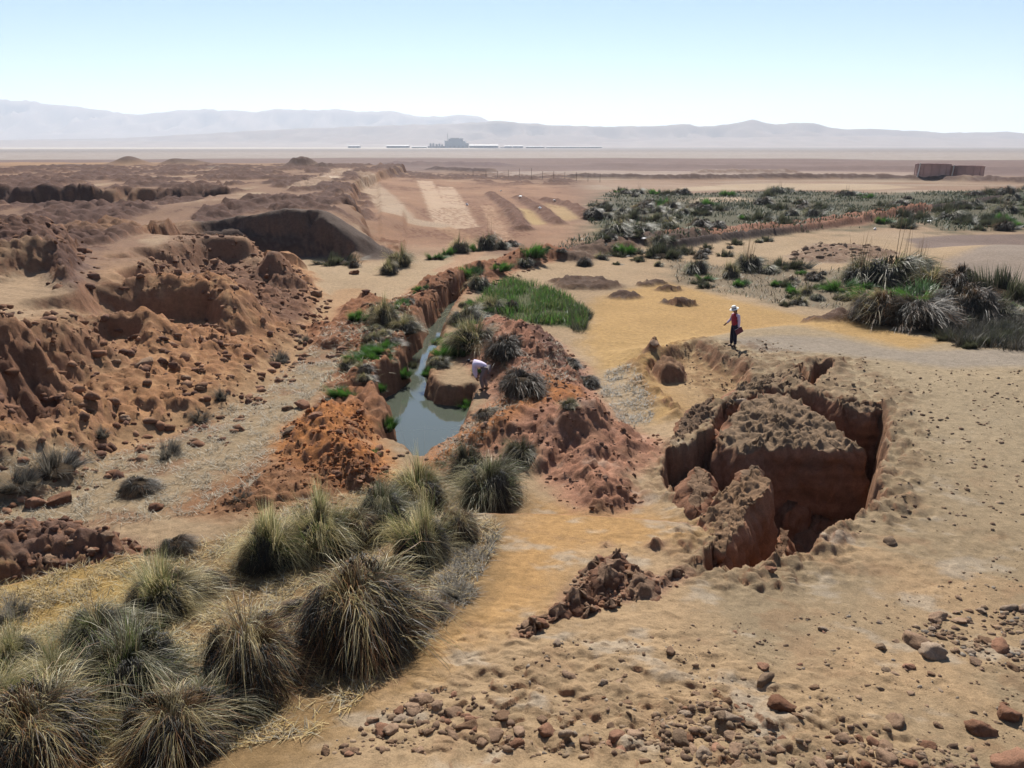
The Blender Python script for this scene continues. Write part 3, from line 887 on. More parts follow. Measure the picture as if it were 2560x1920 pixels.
slab('collapsed_block', pl(b3, [(1185, 815), (1250, 775), (1325, 785), (1335, 830), (1270, 858), (1200, 852)], .1),
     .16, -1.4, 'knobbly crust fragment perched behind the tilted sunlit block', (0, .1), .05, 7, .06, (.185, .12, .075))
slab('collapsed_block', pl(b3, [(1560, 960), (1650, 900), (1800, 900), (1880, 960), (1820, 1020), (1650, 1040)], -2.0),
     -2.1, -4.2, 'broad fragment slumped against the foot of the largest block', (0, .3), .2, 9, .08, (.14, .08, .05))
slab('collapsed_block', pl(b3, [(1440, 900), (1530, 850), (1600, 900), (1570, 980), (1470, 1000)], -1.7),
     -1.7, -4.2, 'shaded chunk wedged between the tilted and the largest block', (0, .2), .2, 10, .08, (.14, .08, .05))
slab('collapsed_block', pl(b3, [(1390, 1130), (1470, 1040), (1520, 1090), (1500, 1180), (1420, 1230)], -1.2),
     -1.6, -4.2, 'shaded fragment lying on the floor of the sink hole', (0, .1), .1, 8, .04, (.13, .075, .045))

OC = [([(1390, 375), (1435, 275), (1500, 250), (1565, 290), (1510, 365), (1430, 392)], 'leftmost upright lump of the foreground crust outcrop'),
      ([(1470, 262), (1540, 175), (1640, 168), (1690, 255), (1610, 305), (1540, 292)], 'broad sloping lump in the left half of the crust outcrop'),
      ([(1560, 55), (1620, 0), (1700, -32), (1762, 0), (1725, 62), (1640, 75)], 'topmost reddish lump of the crust outcrop'),
      ([(1635, 135), (1720, 62), (1835, 48), (1860, 130), (1785, 205), (1690, 212)], 'middle knobbly lump of the crust outcrop'),
      ([(1765, 20), (1830, -32), (1870, 5), (1835, 52)], 'small lump on the upper edge of the crust outcrop'),
      ([(1850, 155), (1920, 70), (2000, 55), (2072, 108), (2112, 190), (2005, 235), (1900, 245)], 'wide grey-topped lump at the right end of the crust outcrop'),
      ([(1700, 245), (1800, 200), (1858, 250), (1760, 295)], 'low front lump of the crust outcrop'),
      ([(1595, 325), (1660, 268), (1725, 280), (1685, 325), (1620, 350)], 'low lump below the sloping lump of the crust outcrop'),
      ([(2080, 60), (2150, 10), (2240, 15), (2230, 70), (2140, 95)], 'separate lump right of the crust outcrop'),
      ([(1235, 470), (1290, 400), (1360, 375), (1400, 400), (1320, 470), (1270, 500)], 'trailing lump down-slope of the crust outcrop')]
cz = land_z([np.mean([q[0] for q in pl(b4, o_[0], .1)]) for o_ in OC], [np.mean([q[1] for q in pl(b4, o_[0], .1)]) for o_ in OC])
for k_, (pts_, lab_) in enumerate(OC):
    o = slab('crust_lump', pl(b4, pts_, .12), float(cz[k_]) + .05, float(cz[k_]) - .35, lab_, (random.uniform(-.1, .1), .18), .04, 20 + k_, .07, (.20, .125, .08), (.165, .085, .052), .08, .05)
    tag(o, None, 'crust lump')


# ------------------------------------------------------------------ stones
def rock_mesh(name, seed, n=2, amp=.35, flat=.7):
    import bmesh
    bm = bmesh.new(); bmesh.ops.create_icosphere(bm, subdivisions=n, radius=1.0)
    v = np.array([q.co[:] for q in bm.verts])
    d = amp * n3(v + seed * 7.1, 400 + seed, .9) + amp * .8 * n3(v + seed * 3.3, 410 + seed, 3.0)
    g = np.random.default_rng(seed)
    for _ in range(9):                       # broken faces
        a = g.normal(size=3); a /= np.linalg.norm(a)
        h = v @ a; cut = g.uniform(.45, .8)
        v -= np.outer(np.clip(h - cut, 0, None) * .8, a)
    v *= (1 + d)[:, None]
    v *= np.array([g.uniform(.8, 1.25), g.uniform(.7, 1.0), flat * g.uniform(.8, 1.1)])
    for q, w in zip(bm.verts, v): q.co = w
    me = bpy.data.meshes.new(name); bm.to_mesh(me); bm.free()
    me.polygons.foreach_set('use_smooth', np.ones(len(me.polygons), bool)); me.update()
    return me


ROCKS = {}
for key, mt in (('stone', M_ROCK), ('grey', M_ROCK_GREY), ('red', M_ROCK_RED)):
    ROCKS[key] = []
    for k in range(7):
        me = rock_mesh('stone', k + (0 if key == 'stone' else 20 if key == 'grey' else 40), 3, .42)
        me.materials.append(mt); ROCKS[key].append(me)


def inside(pts, poly):
    return sdist(pts[:, 0], pts[:, 1], poly) < 0


def scatter(poly, n, g):
    p = np.asarray(poly); lo, hi = p.min(0), p.max(0); out = np.zeros((0, 2))
    while len(out) < n:
        q = g.uniform(lo, hi, (n * 3 + 50, 2)); out = np.concatenate([out, q[inside(q, poly)]])
    return out[:n]


FORE = PL([(640, 1700), (870, 1530), (1080, 1440), (1200, 1380), (1500, 1340), (1900, 1290), (2212, 1150), (2500, 1200), (2600, 1750)], .3)
FORE_L = PL([(690, 1659), (800, 1560), (980, 1480), (1100, 1560), (1150, 1659)], .5)
FORE_M = pl(b5, [(-600, 1475), (-250, 1250), (0, 1080), (100, 1050), (380, 1000), (900, 1050), (1300, 1150), (1900, 1250), (2000, 1475)], .6)
FORE_R = pl(b5, [(1450, 600), (1900, 440), (2300, 430), (2300, 850), (1950, 850), (1700, 700)], .2)
g = np.random.default_rng(21)
stones = []      # x, y, size, kind
def add_stones(poly, n, lo, hi, kinds=('stone', 'stone', 'red', 'grey'), pw=2.2):
    for x, y in scatter(poly, n, g):
        stones.append((x, y, lo + (hi - lo) * g.random() ** pw, kinds[g.integers(len(kinds))]))
add_stones(FORE, 90, .04, .12)
add_stones(FORE_L, 46, .05, .17, ('stone', 'red', 'stone'))
add_stones(FORE_M, 70, .05, .17)
add_stones(FORE_R, 40, .05, .17, ('stone', 'grey', 'stone'))
add_stones(OUTCROP, 26, .05, .13, ('stone', 'red'))
add_stones(OUTCROP2, 18, .06, .15, ('stone', 'red'))
add_stones(ROCKPILE, 30, .10, .28, ('red', 'stone'))
add_stones(ORMOUND, 22, .08, .24, ('red',))
named = [  # u, v, half width in picture units, kind, label
    (1690, 1530, 30, 'red', 'big reddish boulder among the foreground stones, propped open below'),
    (1180, 1582, 24, 'red', 'oblong red stone lying alone on the lower foreground sand'),
    (1222, 1590, 15, 'grey', 'pale rounded stone beside the oblong red stone'),
    (1267, 1607, 15, 'stone', 'dark brown stone right of the pale rounded stone'),
    (1662, 1231, 15, 'red', 'lone rounded stone on the sand below the sink hole rim'),
    (1648, 1442, 14, 'red', 'orange-brown stone above a dark broken clod'),
    (1652, 1474, 20, 'grey', 'dark grey broken clod below the orange-brown stone'),
    (1450, 1412, 13, 'stone', 'upright jagged stone in the middle of the foreground sand'),
    (1974, 1388, 28, 'stone', 'tall dusty clod beside a pale crumpled slab'),
    (2018, 1412, 28, 'grey', 'pale grey crumpled slab lying against a dusty clod'),
    (2160, 1400, 24, 'red', 'reddish lump at the right edge below the grey rubble'),
    (2118, 1578, 30, 'red', 'smooth reddish flat stone near the lower right corner'),
    (2176, 1545, 26, 'red', 'long flat red stone at the far lower right'),
    (2190, 1655, 46, 'red', 'dark red boulder cut off by the lower right corner'),
    (1935, 1560, 22, 'stone', 'two-lobed brown stone on pale sand near the bottom right'),
    (1147, 1372, 13, 'red', 'dark red stone on yellow sand left of the outcrop'),
    (1204, 1391, 12, 'grey', 'pinkish stone at the end of the outcrop rubble'),
    (622, 884, 13, 'stone', 'round brown stone on the edge of the orange mound'),
    (655, 880, 22, 'red', 'large red boulder on top of the orange mound'),
    (625, 935, 20, 'grey', 'grey boulder on the left flank of the orange mound'),
    (75, 1090, 24, 'red', 'pink boulder on top of the left rubble pile'),
    (130, 1086, 26, 'red', 'broad pinkish boulder beside the left rubble pile crest'),
    (338, 1100, 16, 'red', 'pink stone right of the left rubble pile'),
    (430, 840, 13, 'stone', 'dark round boulder beside the sandy track'),
    (400, 820, 12, 'stone', 'brown boulder up the slope from the sandy track'),
    (310, 790, 22, 'stone', 'large dark boulder on the slope of the left terrace'),
    (250, 782, 10, 'stone', 'small round boulder on sand below the terrace niche'),
    (270, 905, 13, 'stone', 'boulder at the foot of the terrace slope near the straw'),
    (764, 592, 13, 'red', 'round red boulder by the sandy path below the cliff'),
    (686, 640, 15, 'stone', 'big boulder at the foot of the terrace nose'),
    (1413, 748, 12, 'stone', 'rounded boulder at the left end of the low scarp'),
    (866, 985, 8, 'stone', 'dark wet stone at the near edge of the pool'),
    (880, 978, 6, 'stone', 'small dark stone in the shallow water'),
    (853, 990, 6, 'stone', 'small wet stone on the pool bank'),
    (1616, 1157, 16, 'grey', 'grey knobbly stone on the near rim of the sink hole'),
    (1600, 1180, 14, 'grey', 'small grey stone on the sink hole rim'),
    (1920, 1172, 15, 'grey', 'crusted lump on the right corner of the sink hole rim'),
    (1590, 950, 14, 'grey', 'pale grey lump on the edge of the largest collapsed block'),
]
hx, hy, hz = hit([(a[0], a[1]) for a in named])
for (u, v, w, kd, lab), x, y, z in zip(named, hx, hy, hz):
    s = w / F * math.sqrt(x * x + y * y + (CAM_Z - z) ** 2)
    ml = ROCKS[kd]
    o = obj('stone', ml[random.randrange(len(ml))])
    if 'pale grey lump' in lab: z = .0
    o.location = (x, y, z + s * .14); o.scale = (s, s, s * .95); o.rotation_euler = (random.uniform(-.3, .3), random.uniform(-.3, .3), random.uniform(0, 6.3))
    tag(o, lab, 'stone')
st = np.array([(a[0], a[1]) for a in stones]); sz = land_z(st[:, 0], st[:, 1])
zones = [(FORE_L, 'weathered brown stone in the lower middle foreground cluster', 'stones of the lower middle cluster'),
         (FORE_M, 'weathered stone in the rubble patch along the bottom edge', 'stones of the bottom rubble patch'),
         (FORE_R, 'weathered stone in the grey rubble patch at the right edge', 'stones of the right rubble patch'),
         (OUTCROP, 'reddish lump of the knobbly outcrop on the foreground sand', 'lumps of the foreground outcrop'),
         (OUTCROP2, 'small reddish lump trailing off the foreground outcrop', 'lumps trailing off the outcrop'),
         (ROCKPILE, 'dark red stone of the rubble pile above the yellow grass', 'stones of the left rubble pile'),
         (ORMOUND, 'red earth lump on the orange mound beside the pool', 'lumps on the orange mound')]
zin = [inside(st, zz[0]) for zz in zones]
zon = np.full(len(st), len(zones))
for q_ in range(len(zones) - 1, -1, -1): zon[zin[q_]] = q_


def spots(xy):
    """where each of a set of places lies among them, in words"""
    a = np.argsort(np.argsort(xy[:, 0] / np.maximum(xy[:, 1], 1))) / max(1, len(xy)); b = np.argsort(np.argsort(np.hypot(xy[:, 0], xy[:, 1]))) / max(1, len(xy))
    hw = ('far left', 'left', 'centre left', 'centre', 'centre right', 'right', 'far right'); dw = ('nearest', 'near', 'middle', 'far', 'farthest')
    return [f'{dw[int(q * 5)]} row, {hw[int(p * 7)]}' for p, q in zip(a, b)]


swords = [''] * len(st)
for q_ in range(len(zones) + 1):
    ii = np.nonzero(zon == q_)[0]
    for i_, w_ in zip(ii, spots(st[ii])): swords[i_] = w_
place_names = ['lower middle foreground cluster', 'rubble along the bottom edge', 'rubble at the right edge', 'foreground crust outcrop', 'tail of the crust outcrop', 'left rubble pile', 'orange mound by the pool', 'open foreground sand']
for k, (x, y, s, kd) in enumerate(stones):
    ml = ROCKS[kd]
    o = obj('stone', ml[random.randrange(len(ml))])
    o.location = (x, y, sz[k] + s * .06); o.scale = (s * random.uniform(.8, 1.3), s, s * random.uniform(.6, 1.0)); o.rotation_euler = (random.uniform(-.4, .4), random.uniform(-.4, .4), random.uniform(0, 6.3))
    lab, grp = 'small weathered stone scattered on the foreground sand', 'stones scattered on the foreground sand'
    if zon[k] < len(zones): grp = zones[zon[k]][2]
    size = 'large' if s > .13 else 'mid-sized' if s > .08 else 'small'
    lab = f"{size} {dict(stone='brown', red='red-brown', grey='grey-brown')[kd]} stone, {swords[k]} of the {place_names[zon[k]]}"
    tag(o, lab, 'stone', grp)


def pebble_field(name, areas, seed, label):
    """uncountable small stones and clods as one body"""
    g = np.random.default_rng(seed)
    protos = []
    for k in range(6):
        me = rock_mesh('p', 70 + k, 1, .5)
        v = np.empty(len(me.vertices) * 3, np.float32); me.vertices.foreach_get('co', v)
        f = np.array([p.vertices[:] for p in me.polygons]); protos.append((v.reshape(-1, 3), f)); bpy.data.meshes.remove(me)
    V = []; T = []; C = []; nv = 0
    for poly, n, lo, hi, cols, pw in areas:
        xy = scatter(poly, n, g)
        clump = fbm(xy[:, 0] / 1.1, xy[:, 1] / 1.1, 3, 900)
        keep = g.random(n) < sstep(-.35, .35, clump) + .12
        xy = xy[keep]; z = land_z(xy[:, 0], xy[:, 1])
        ok = z > -1.28
        for (x, y), zz in zip(xy[ok], z[ok]):
            v, f = protos[g.integers(6)]
            s = lo + (hi - lo) * g.random() ** pw
            a = g.uniform(0, 6.28); ca, sa = math.cos(a), math.sin(a)
            sx = s * g.uniform(.7, 1.4)
            w = np.stack([(v[:, 0] * ca - v[:, 1] * sa) * sx + x, (v[:, 0] * sa + v[:, 1] * ca) * s + y, v[:, 2] * s * g.uniform(.8, 1.3) + zz + s * .05], 1)
            c = np.asarray(cols[g.integers(len(cols))]) * g.uniform(.75, 1.25)
            V.append(w); T.append(f + nv); C.append(np.repeat(c[None], len(v), 0)); nv += len(v)
    me = mesh_np(name, np.concatenate(V), tris=np.concatenate(T), smooth=False)
    set_col(me, np.clip(np.concatenate(C), .01, .8))
    tag(obj(name, me, M_PEBBLE), label, None, None, 'stuff')


BR = [(.18, .115, .073), (.14, .09, .06), (.21, .14, .088), (.24, .17, .11)]
RD = [(.16, .08, .046), (.12, .063, .042), (.19, .10, .058)]
CRUSTALL = PL([(1380, 745), (1640, 735), (1830, 780), (2050, 830), (2300, 850), (2400, 1200), (1990, 1150), (1900, 1110), (1880, 1150), (1530, 1225), (1440, 960), (1560, 850)])
TALUS = PL([(655, 560), (712, 600), (700, 690), (600, 770), (480, 870), (300, 905), (60, 1010), (-150, 1050), (-150, 770), (100, 740), (250, 700), (330, 600), (420, 540), (600, 540)], .8)
pebble_field('pebbles', [
    (FORE, 2600, .012, .055, BR + [(.21, .17, .13)], 2.5), (FORE_M, 900, .02, .085, BR, 2.0), (FORE_R, 380, .02, .09, BR + [(.20, .165, .13)], 2.0), (FORE_L, 260, .02, .08, BR, 2.),
    (OUTCROP, 260, .03, .10, RD + BR, 2.0), (CRUSTALL, 2600, .02, .085, BR, 2.2)], 31, 'small stones strewn over the foreground sand')
pebble_field('rubble', [
    (TALUS, 4200, .04, .28, RD + [(.24, .135, .08)], 3.2), (HUMP, 250, .1, .4, RD, 2.), (SPOIL, 3200, .02, .12, RD + [(.20, .12, .085), (.25, .14, .09)], 2.6), (PIT, 260, .06, .30, RD, 2.), (ORMOUND, 1500, .02, .11, [(.24, .095, .036), (.18, .075, .035), (.30, .125, .05)], 2.4), (PL([(560, 950), (860, 990), (900, 1010), (640, 1060), (480, 1075), (430, 1060)]), 700, .02, .08, [(.22, .10, .045), (.17, .08, .04)], 2.4),
    (ROCKPILE, 420, .03, .15, RD, 2.), (PL([(780, 640), (1000, 590), (1170, 530), (1180, 560), (960, 640), (860, 760), (800, 850), (700, 750)]), 900, .05, .24, RD, 2.2),
    (PL([(1690, 540), (1760, 515), (1900, 520), (1950, 540), (1860, 555), (1720, 552)]), 160, .1, .4, BR, 2.)], 32, 'broken red-brown clods strewn over slopes and spoil heaps')

# ------------------------------------------------------------------ grasses
TIP = 1.3          # how far blades pale towards their dry tips


def blades(n, g, rad, lean, length, droop, width, base_h=0.0, segs=4, pal=None, up=1.0, dark_root=True):
    """n arching blades as one vertex cloud: returns verts, quads, colours"""
    nc = max(7, min(22, n // 60)); wx_, wy_ = g.normal(0, .10, 2)
    ca = g.uniform(0, 2 * np.pi, nc); cr = rad * np.sqrt(g.random(nc)); cl = g.normal(0, .20, nc); cs = g.uniform(.50, 1.22, nc); cd = ca + g.normal(0, .5, nc)
    k = g.integers(nc, size=n)
    rx = cr[k] * np.cos(ca[k]) + g.normal(0, rad * .13, n); ry = cr[k] * np.sin(ca[k]) + g.normal(0, rad * .13, n)
    rr = np.minimum(np.hypot(rx, ry), rad)
    a2 = cd[k] + g.normal(0, .30, n)
    le = lean[0] + (lean[1] - lean[0]) * (cr[k] / max(rad, 1e-6)) ** 1.2 + cl[k] + g.normal(0, .10, n)     # angle from the vertical
    L_ = (length[0] + (length[1] - length[0]) * g.random(n)) * cs[k]
    dx, dy, dz = np.sin(le) * np.cos(a2) + wx_, np.sin(le) * np.sin(a2) + wy_, np.cos(le) * up
    t = np.linspace(0, 1, segs + 1)
    dr = droop[0] + (droop[1] - droop[0]) * g.random(n)
    px = rx[:, None] + dx[:, None] * L_[:, None] * t + np.cos(a2)[:, None] * (dr * L_)[:, None] * .45 * t ** 2
    py = ry[:, None] + dy[:, None] * L_[:, None] * t + np.sin(a2)[:, None] * (dr * L_)[:, None] * .45 * t ** 2
    pz = base_h * (1 - (rr / rad) ** 2)[:, None] + dz[:, None] * L_[:, None] * t - (dr * L_)[:, None] * t ** 2.4
    tw = g.uniform(0, np.pi, n)
    sx = -np.sin(a2) * np.cos(tw * .5); sy = np.cos(a2) * np.cos(tw * .5); sz = np.sin(tw) * .5
    w = width * (.6 + .8 * g.random(n))
    tp = np.clip(1.05 - t ** 2.2, .04, 1)
    ox = (sx * w)[:, None] * tp; oy = (sy * w)[:, None] * tp; oz = (sz * w)[:, None] * tp
    A = np.stack([px - ox, py - oy, pz - oz], -1); B = np.stack([px + ox, py + oy, pz + oz], -1)
    V = np.stack([A, B], 2).reshape(n, -1, 3)
    m = (segs + 1) * 2
    k = np.arange(n)[:, None] * m + np.arange(segs)[None, :] * 2
    q = np.stack([k, k + 1, k + 3, k + 2], -1).reshape(-1, 4)
    pal = np.asarray(pal); c = pal[g.integers(len(pal), size=n)] * g.uniform(.7, 1.3, (n, 1))
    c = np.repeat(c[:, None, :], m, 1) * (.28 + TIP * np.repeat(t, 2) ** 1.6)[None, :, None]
    return V.reshape(-1, 3), q, c.reshape(-1, 3)


def blade_mesh(name, parts, mat):
    V = []; Q = []; C = []; n = 0
    for v, q, c in parts:
        V.append(v); Q.append(q + n); C.append(c); n += len(v)
    me = mesh_np(name, np.concatenate(V), quads=np.concatenate(Q)); set_col(me, np.clip(np.concatenate(C), .005, .9))
    me.materials.append(mat)
    return me


BLOND = [(.372, .296, .142), (.437, .360, .197), (.328, .273, .131), (.393, .349, .218)]
GREEN = [(.085, .114, .032), (.114, .136, .043), (.143, .149, .057), (.071, .093, .029)]
GGREY = [(.24, .205, .115), (.25, .23, .145), (.10, .11, .055), (.31, .28, .19)]
_OLD = [(.118, .124, .077), (.149, .155, .105), (.093, .102, .062), (.186, .186, .136)]
BRIGHT = [(.051, .138, .019), (.069, .170, .026), (.088, .189, .038), (.044, .106, .019)]
RUST = [(.203, .109, .051), (.164, .094, .047), (.234, .140, .066), (.125, .078, .047)]
DEADC = [(.072, .052, .033), (.094, .069, .044), (.055, .041, .028), (.121, .094, .061)]
GREYD = [(.124, .112, .090), (.161, .146, .118), (.093, .084, .068), (.198, .180, .149)]
SHADE = [(.030, .028, .020), (.043, .037, .025), (.025, .025, .019)]  # near-black blades: shade low in the clump put into their colour


def core_mesh(rad, h, seed):
    import bmesh
    bm = bmesh.new(); bmesh.ops.create_icosphere(bm, subdivisions=3, radius=1.0)
    v = np.array([q.co[:] for q in bm.verts])
    v *= (1 + .16 * n3(v, 500 + seed, 2.5))[:, None]
    v[:, :2] *= rad; v[:, 2] = np.where(v[:, 2] > 0, v[:, 2] * h, v[:, 2] * .06)
    for q, w in zip(bm.verts, v): q.co = w
    me = bpy.data.meshes.new('core'); bm.to_mesh(me); bm.free(); me.materials.append(M_CORE)
    return me


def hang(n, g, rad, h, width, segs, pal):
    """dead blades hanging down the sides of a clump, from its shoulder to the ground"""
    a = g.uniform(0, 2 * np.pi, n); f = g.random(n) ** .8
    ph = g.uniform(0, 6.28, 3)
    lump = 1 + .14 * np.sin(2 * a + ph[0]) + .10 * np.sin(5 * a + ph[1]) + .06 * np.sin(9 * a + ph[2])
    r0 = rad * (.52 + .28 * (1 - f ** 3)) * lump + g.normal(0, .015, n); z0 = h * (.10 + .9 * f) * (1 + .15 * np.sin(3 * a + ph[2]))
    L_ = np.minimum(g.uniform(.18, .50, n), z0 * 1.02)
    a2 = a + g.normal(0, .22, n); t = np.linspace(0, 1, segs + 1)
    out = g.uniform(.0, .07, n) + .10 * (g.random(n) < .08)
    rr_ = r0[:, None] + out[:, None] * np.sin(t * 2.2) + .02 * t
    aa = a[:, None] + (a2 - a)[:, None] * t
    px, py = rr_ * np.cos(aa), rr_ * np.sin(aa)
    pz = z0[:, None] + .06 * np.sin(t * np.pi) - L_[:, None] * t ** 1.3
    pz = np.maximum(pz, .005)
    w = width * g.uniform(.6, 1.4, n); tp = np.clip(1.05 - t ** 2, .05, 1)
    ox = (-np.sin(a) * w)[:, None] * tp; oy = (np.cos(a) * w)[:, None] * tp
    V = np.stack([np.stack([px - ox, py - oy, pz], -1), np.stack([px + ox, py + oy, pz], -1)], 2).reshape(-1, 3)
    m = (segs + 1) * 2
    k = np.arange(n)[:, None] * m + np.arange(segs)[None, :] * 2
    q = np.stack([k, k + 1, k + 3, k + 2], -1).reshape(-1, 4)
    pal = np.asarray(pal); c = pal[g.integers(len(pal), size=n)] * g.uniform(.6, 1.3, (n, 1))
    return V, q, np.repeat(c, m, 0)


# a tussock is unit-wide (about 1.0 across, .75 high) and scaled to its place
def tussock(style, seed, dens=1.0, wd=1.0):
    global TIP
    TIP = 1.95 if dens > .6 else 1.1
    g = np.random.default_rng(seed)
    N = lambda k: int(k * dens)
    root = empty({'bright': 'rush_clump', 'rush': 'rush_clump', 'wisp': 'dry_tuft', 'dead': 'dead_grass_clump'}.get(style, 'tussock'))
    segs = 4 if dens > .6 else 3
    W = .0026 * wd
    if style == 'green':      # upright fountain, green heart and blond tips
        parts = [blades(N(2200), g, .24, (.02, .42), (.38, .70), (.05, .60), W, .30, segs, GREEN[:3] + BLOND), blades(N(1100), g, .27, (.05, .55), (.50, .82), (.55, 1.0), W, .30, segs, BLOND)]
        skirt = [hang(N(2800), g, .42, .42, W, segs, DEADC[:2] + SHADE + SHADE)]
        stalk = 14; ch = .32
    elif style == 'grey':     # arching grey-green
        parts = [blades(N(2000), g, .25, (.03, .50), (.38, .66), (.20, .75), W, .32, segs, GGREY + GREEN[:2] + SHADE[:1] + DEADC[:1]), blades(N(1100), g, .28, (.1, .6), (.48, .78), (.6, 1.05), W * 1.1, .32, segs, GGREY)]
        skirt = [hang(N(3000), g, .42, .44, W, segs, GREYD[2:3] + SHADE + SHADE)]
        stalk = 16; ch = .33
    elif style == 'rust':     # old clump, rusty, shade painted into the skirt, pale arching blades on top
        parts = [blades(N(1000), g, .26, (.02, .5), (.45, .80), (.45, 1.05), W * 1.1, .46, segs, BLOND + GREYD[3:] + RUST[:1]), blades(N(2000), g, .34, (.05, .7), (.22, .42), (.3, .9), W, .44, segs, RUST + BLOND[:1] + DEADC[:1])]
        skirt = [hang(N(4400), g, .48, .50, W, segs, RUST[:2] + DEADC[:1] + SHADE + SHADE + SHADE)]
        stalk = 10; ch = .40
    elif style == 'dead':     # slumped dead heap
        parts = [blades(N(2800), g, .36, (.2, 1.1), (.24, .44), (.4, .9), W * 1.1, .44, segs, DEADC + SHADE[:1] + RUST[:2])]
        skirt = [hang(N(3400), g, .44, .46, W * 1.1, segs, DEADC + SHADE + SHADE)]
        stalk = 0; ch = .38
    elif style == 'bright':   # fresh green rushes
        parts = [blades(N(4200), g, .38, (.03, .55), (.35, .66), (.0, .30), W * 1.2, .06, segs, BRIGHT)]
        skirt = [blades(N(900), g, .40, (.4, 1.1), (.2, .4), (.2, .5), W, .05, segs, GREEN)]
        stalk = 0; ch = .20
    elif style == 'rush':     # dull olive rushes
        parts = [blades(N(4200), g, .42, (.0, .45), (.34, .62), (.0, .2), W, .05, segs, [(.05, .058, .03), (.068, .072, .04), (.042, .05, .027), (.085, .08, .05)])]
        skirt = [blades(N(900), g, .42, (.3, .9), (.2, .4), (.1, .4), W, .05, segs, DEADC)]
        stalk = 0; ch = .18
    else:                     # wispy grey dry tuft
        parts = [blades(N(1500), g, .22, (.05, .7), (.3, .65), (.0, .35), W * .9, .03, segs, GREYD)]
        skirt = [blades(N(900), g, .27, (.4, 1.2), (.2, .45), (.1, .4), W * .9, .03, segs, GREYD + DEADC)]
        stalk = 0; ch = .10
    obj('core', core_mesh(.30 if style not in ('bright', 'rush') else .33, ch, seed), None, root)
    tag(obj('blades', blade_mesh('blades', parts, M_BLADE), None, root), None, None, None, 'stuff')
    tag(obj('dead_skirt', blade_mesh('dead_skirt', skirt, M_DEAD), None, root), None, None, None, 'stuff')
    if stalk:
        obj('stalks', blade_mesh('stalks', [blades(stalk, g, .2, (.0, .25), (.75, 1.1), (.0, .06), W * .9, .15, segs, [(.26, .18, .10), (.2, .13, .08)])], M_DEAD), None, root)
    return root


PROTO = {}
def proto(style, lod, k):
    key = (style, lod, k)
    if key not in PROTO:
        PROTO[key] = [tussock(style, 1000 + len(PROTO) * 17, (1.0, .55, .26)[lod], (1.0, 1.35, 2.6)[lod]), False]
    return PROTO[key]


def place_tussock(x, y, z, style, w, h, label, cat='grass tussock', group=None, lod=0, k=0, rz=None):
    p = proto(style, lod, k)
    if not p[1]: o = p[0]; p[1] = True
    else: o = copy_tree(p[0])
    o.location = (x, y, z - .04 * h); o.rotation_euler = (0, 0, random.uniform(0, 6.28) if rz is None else rz)
    o.scale = (w, w, h)
    for kk in ('group',):
        if kk in o: del o[kk]
    tag(o, label, cat, group)
    return o


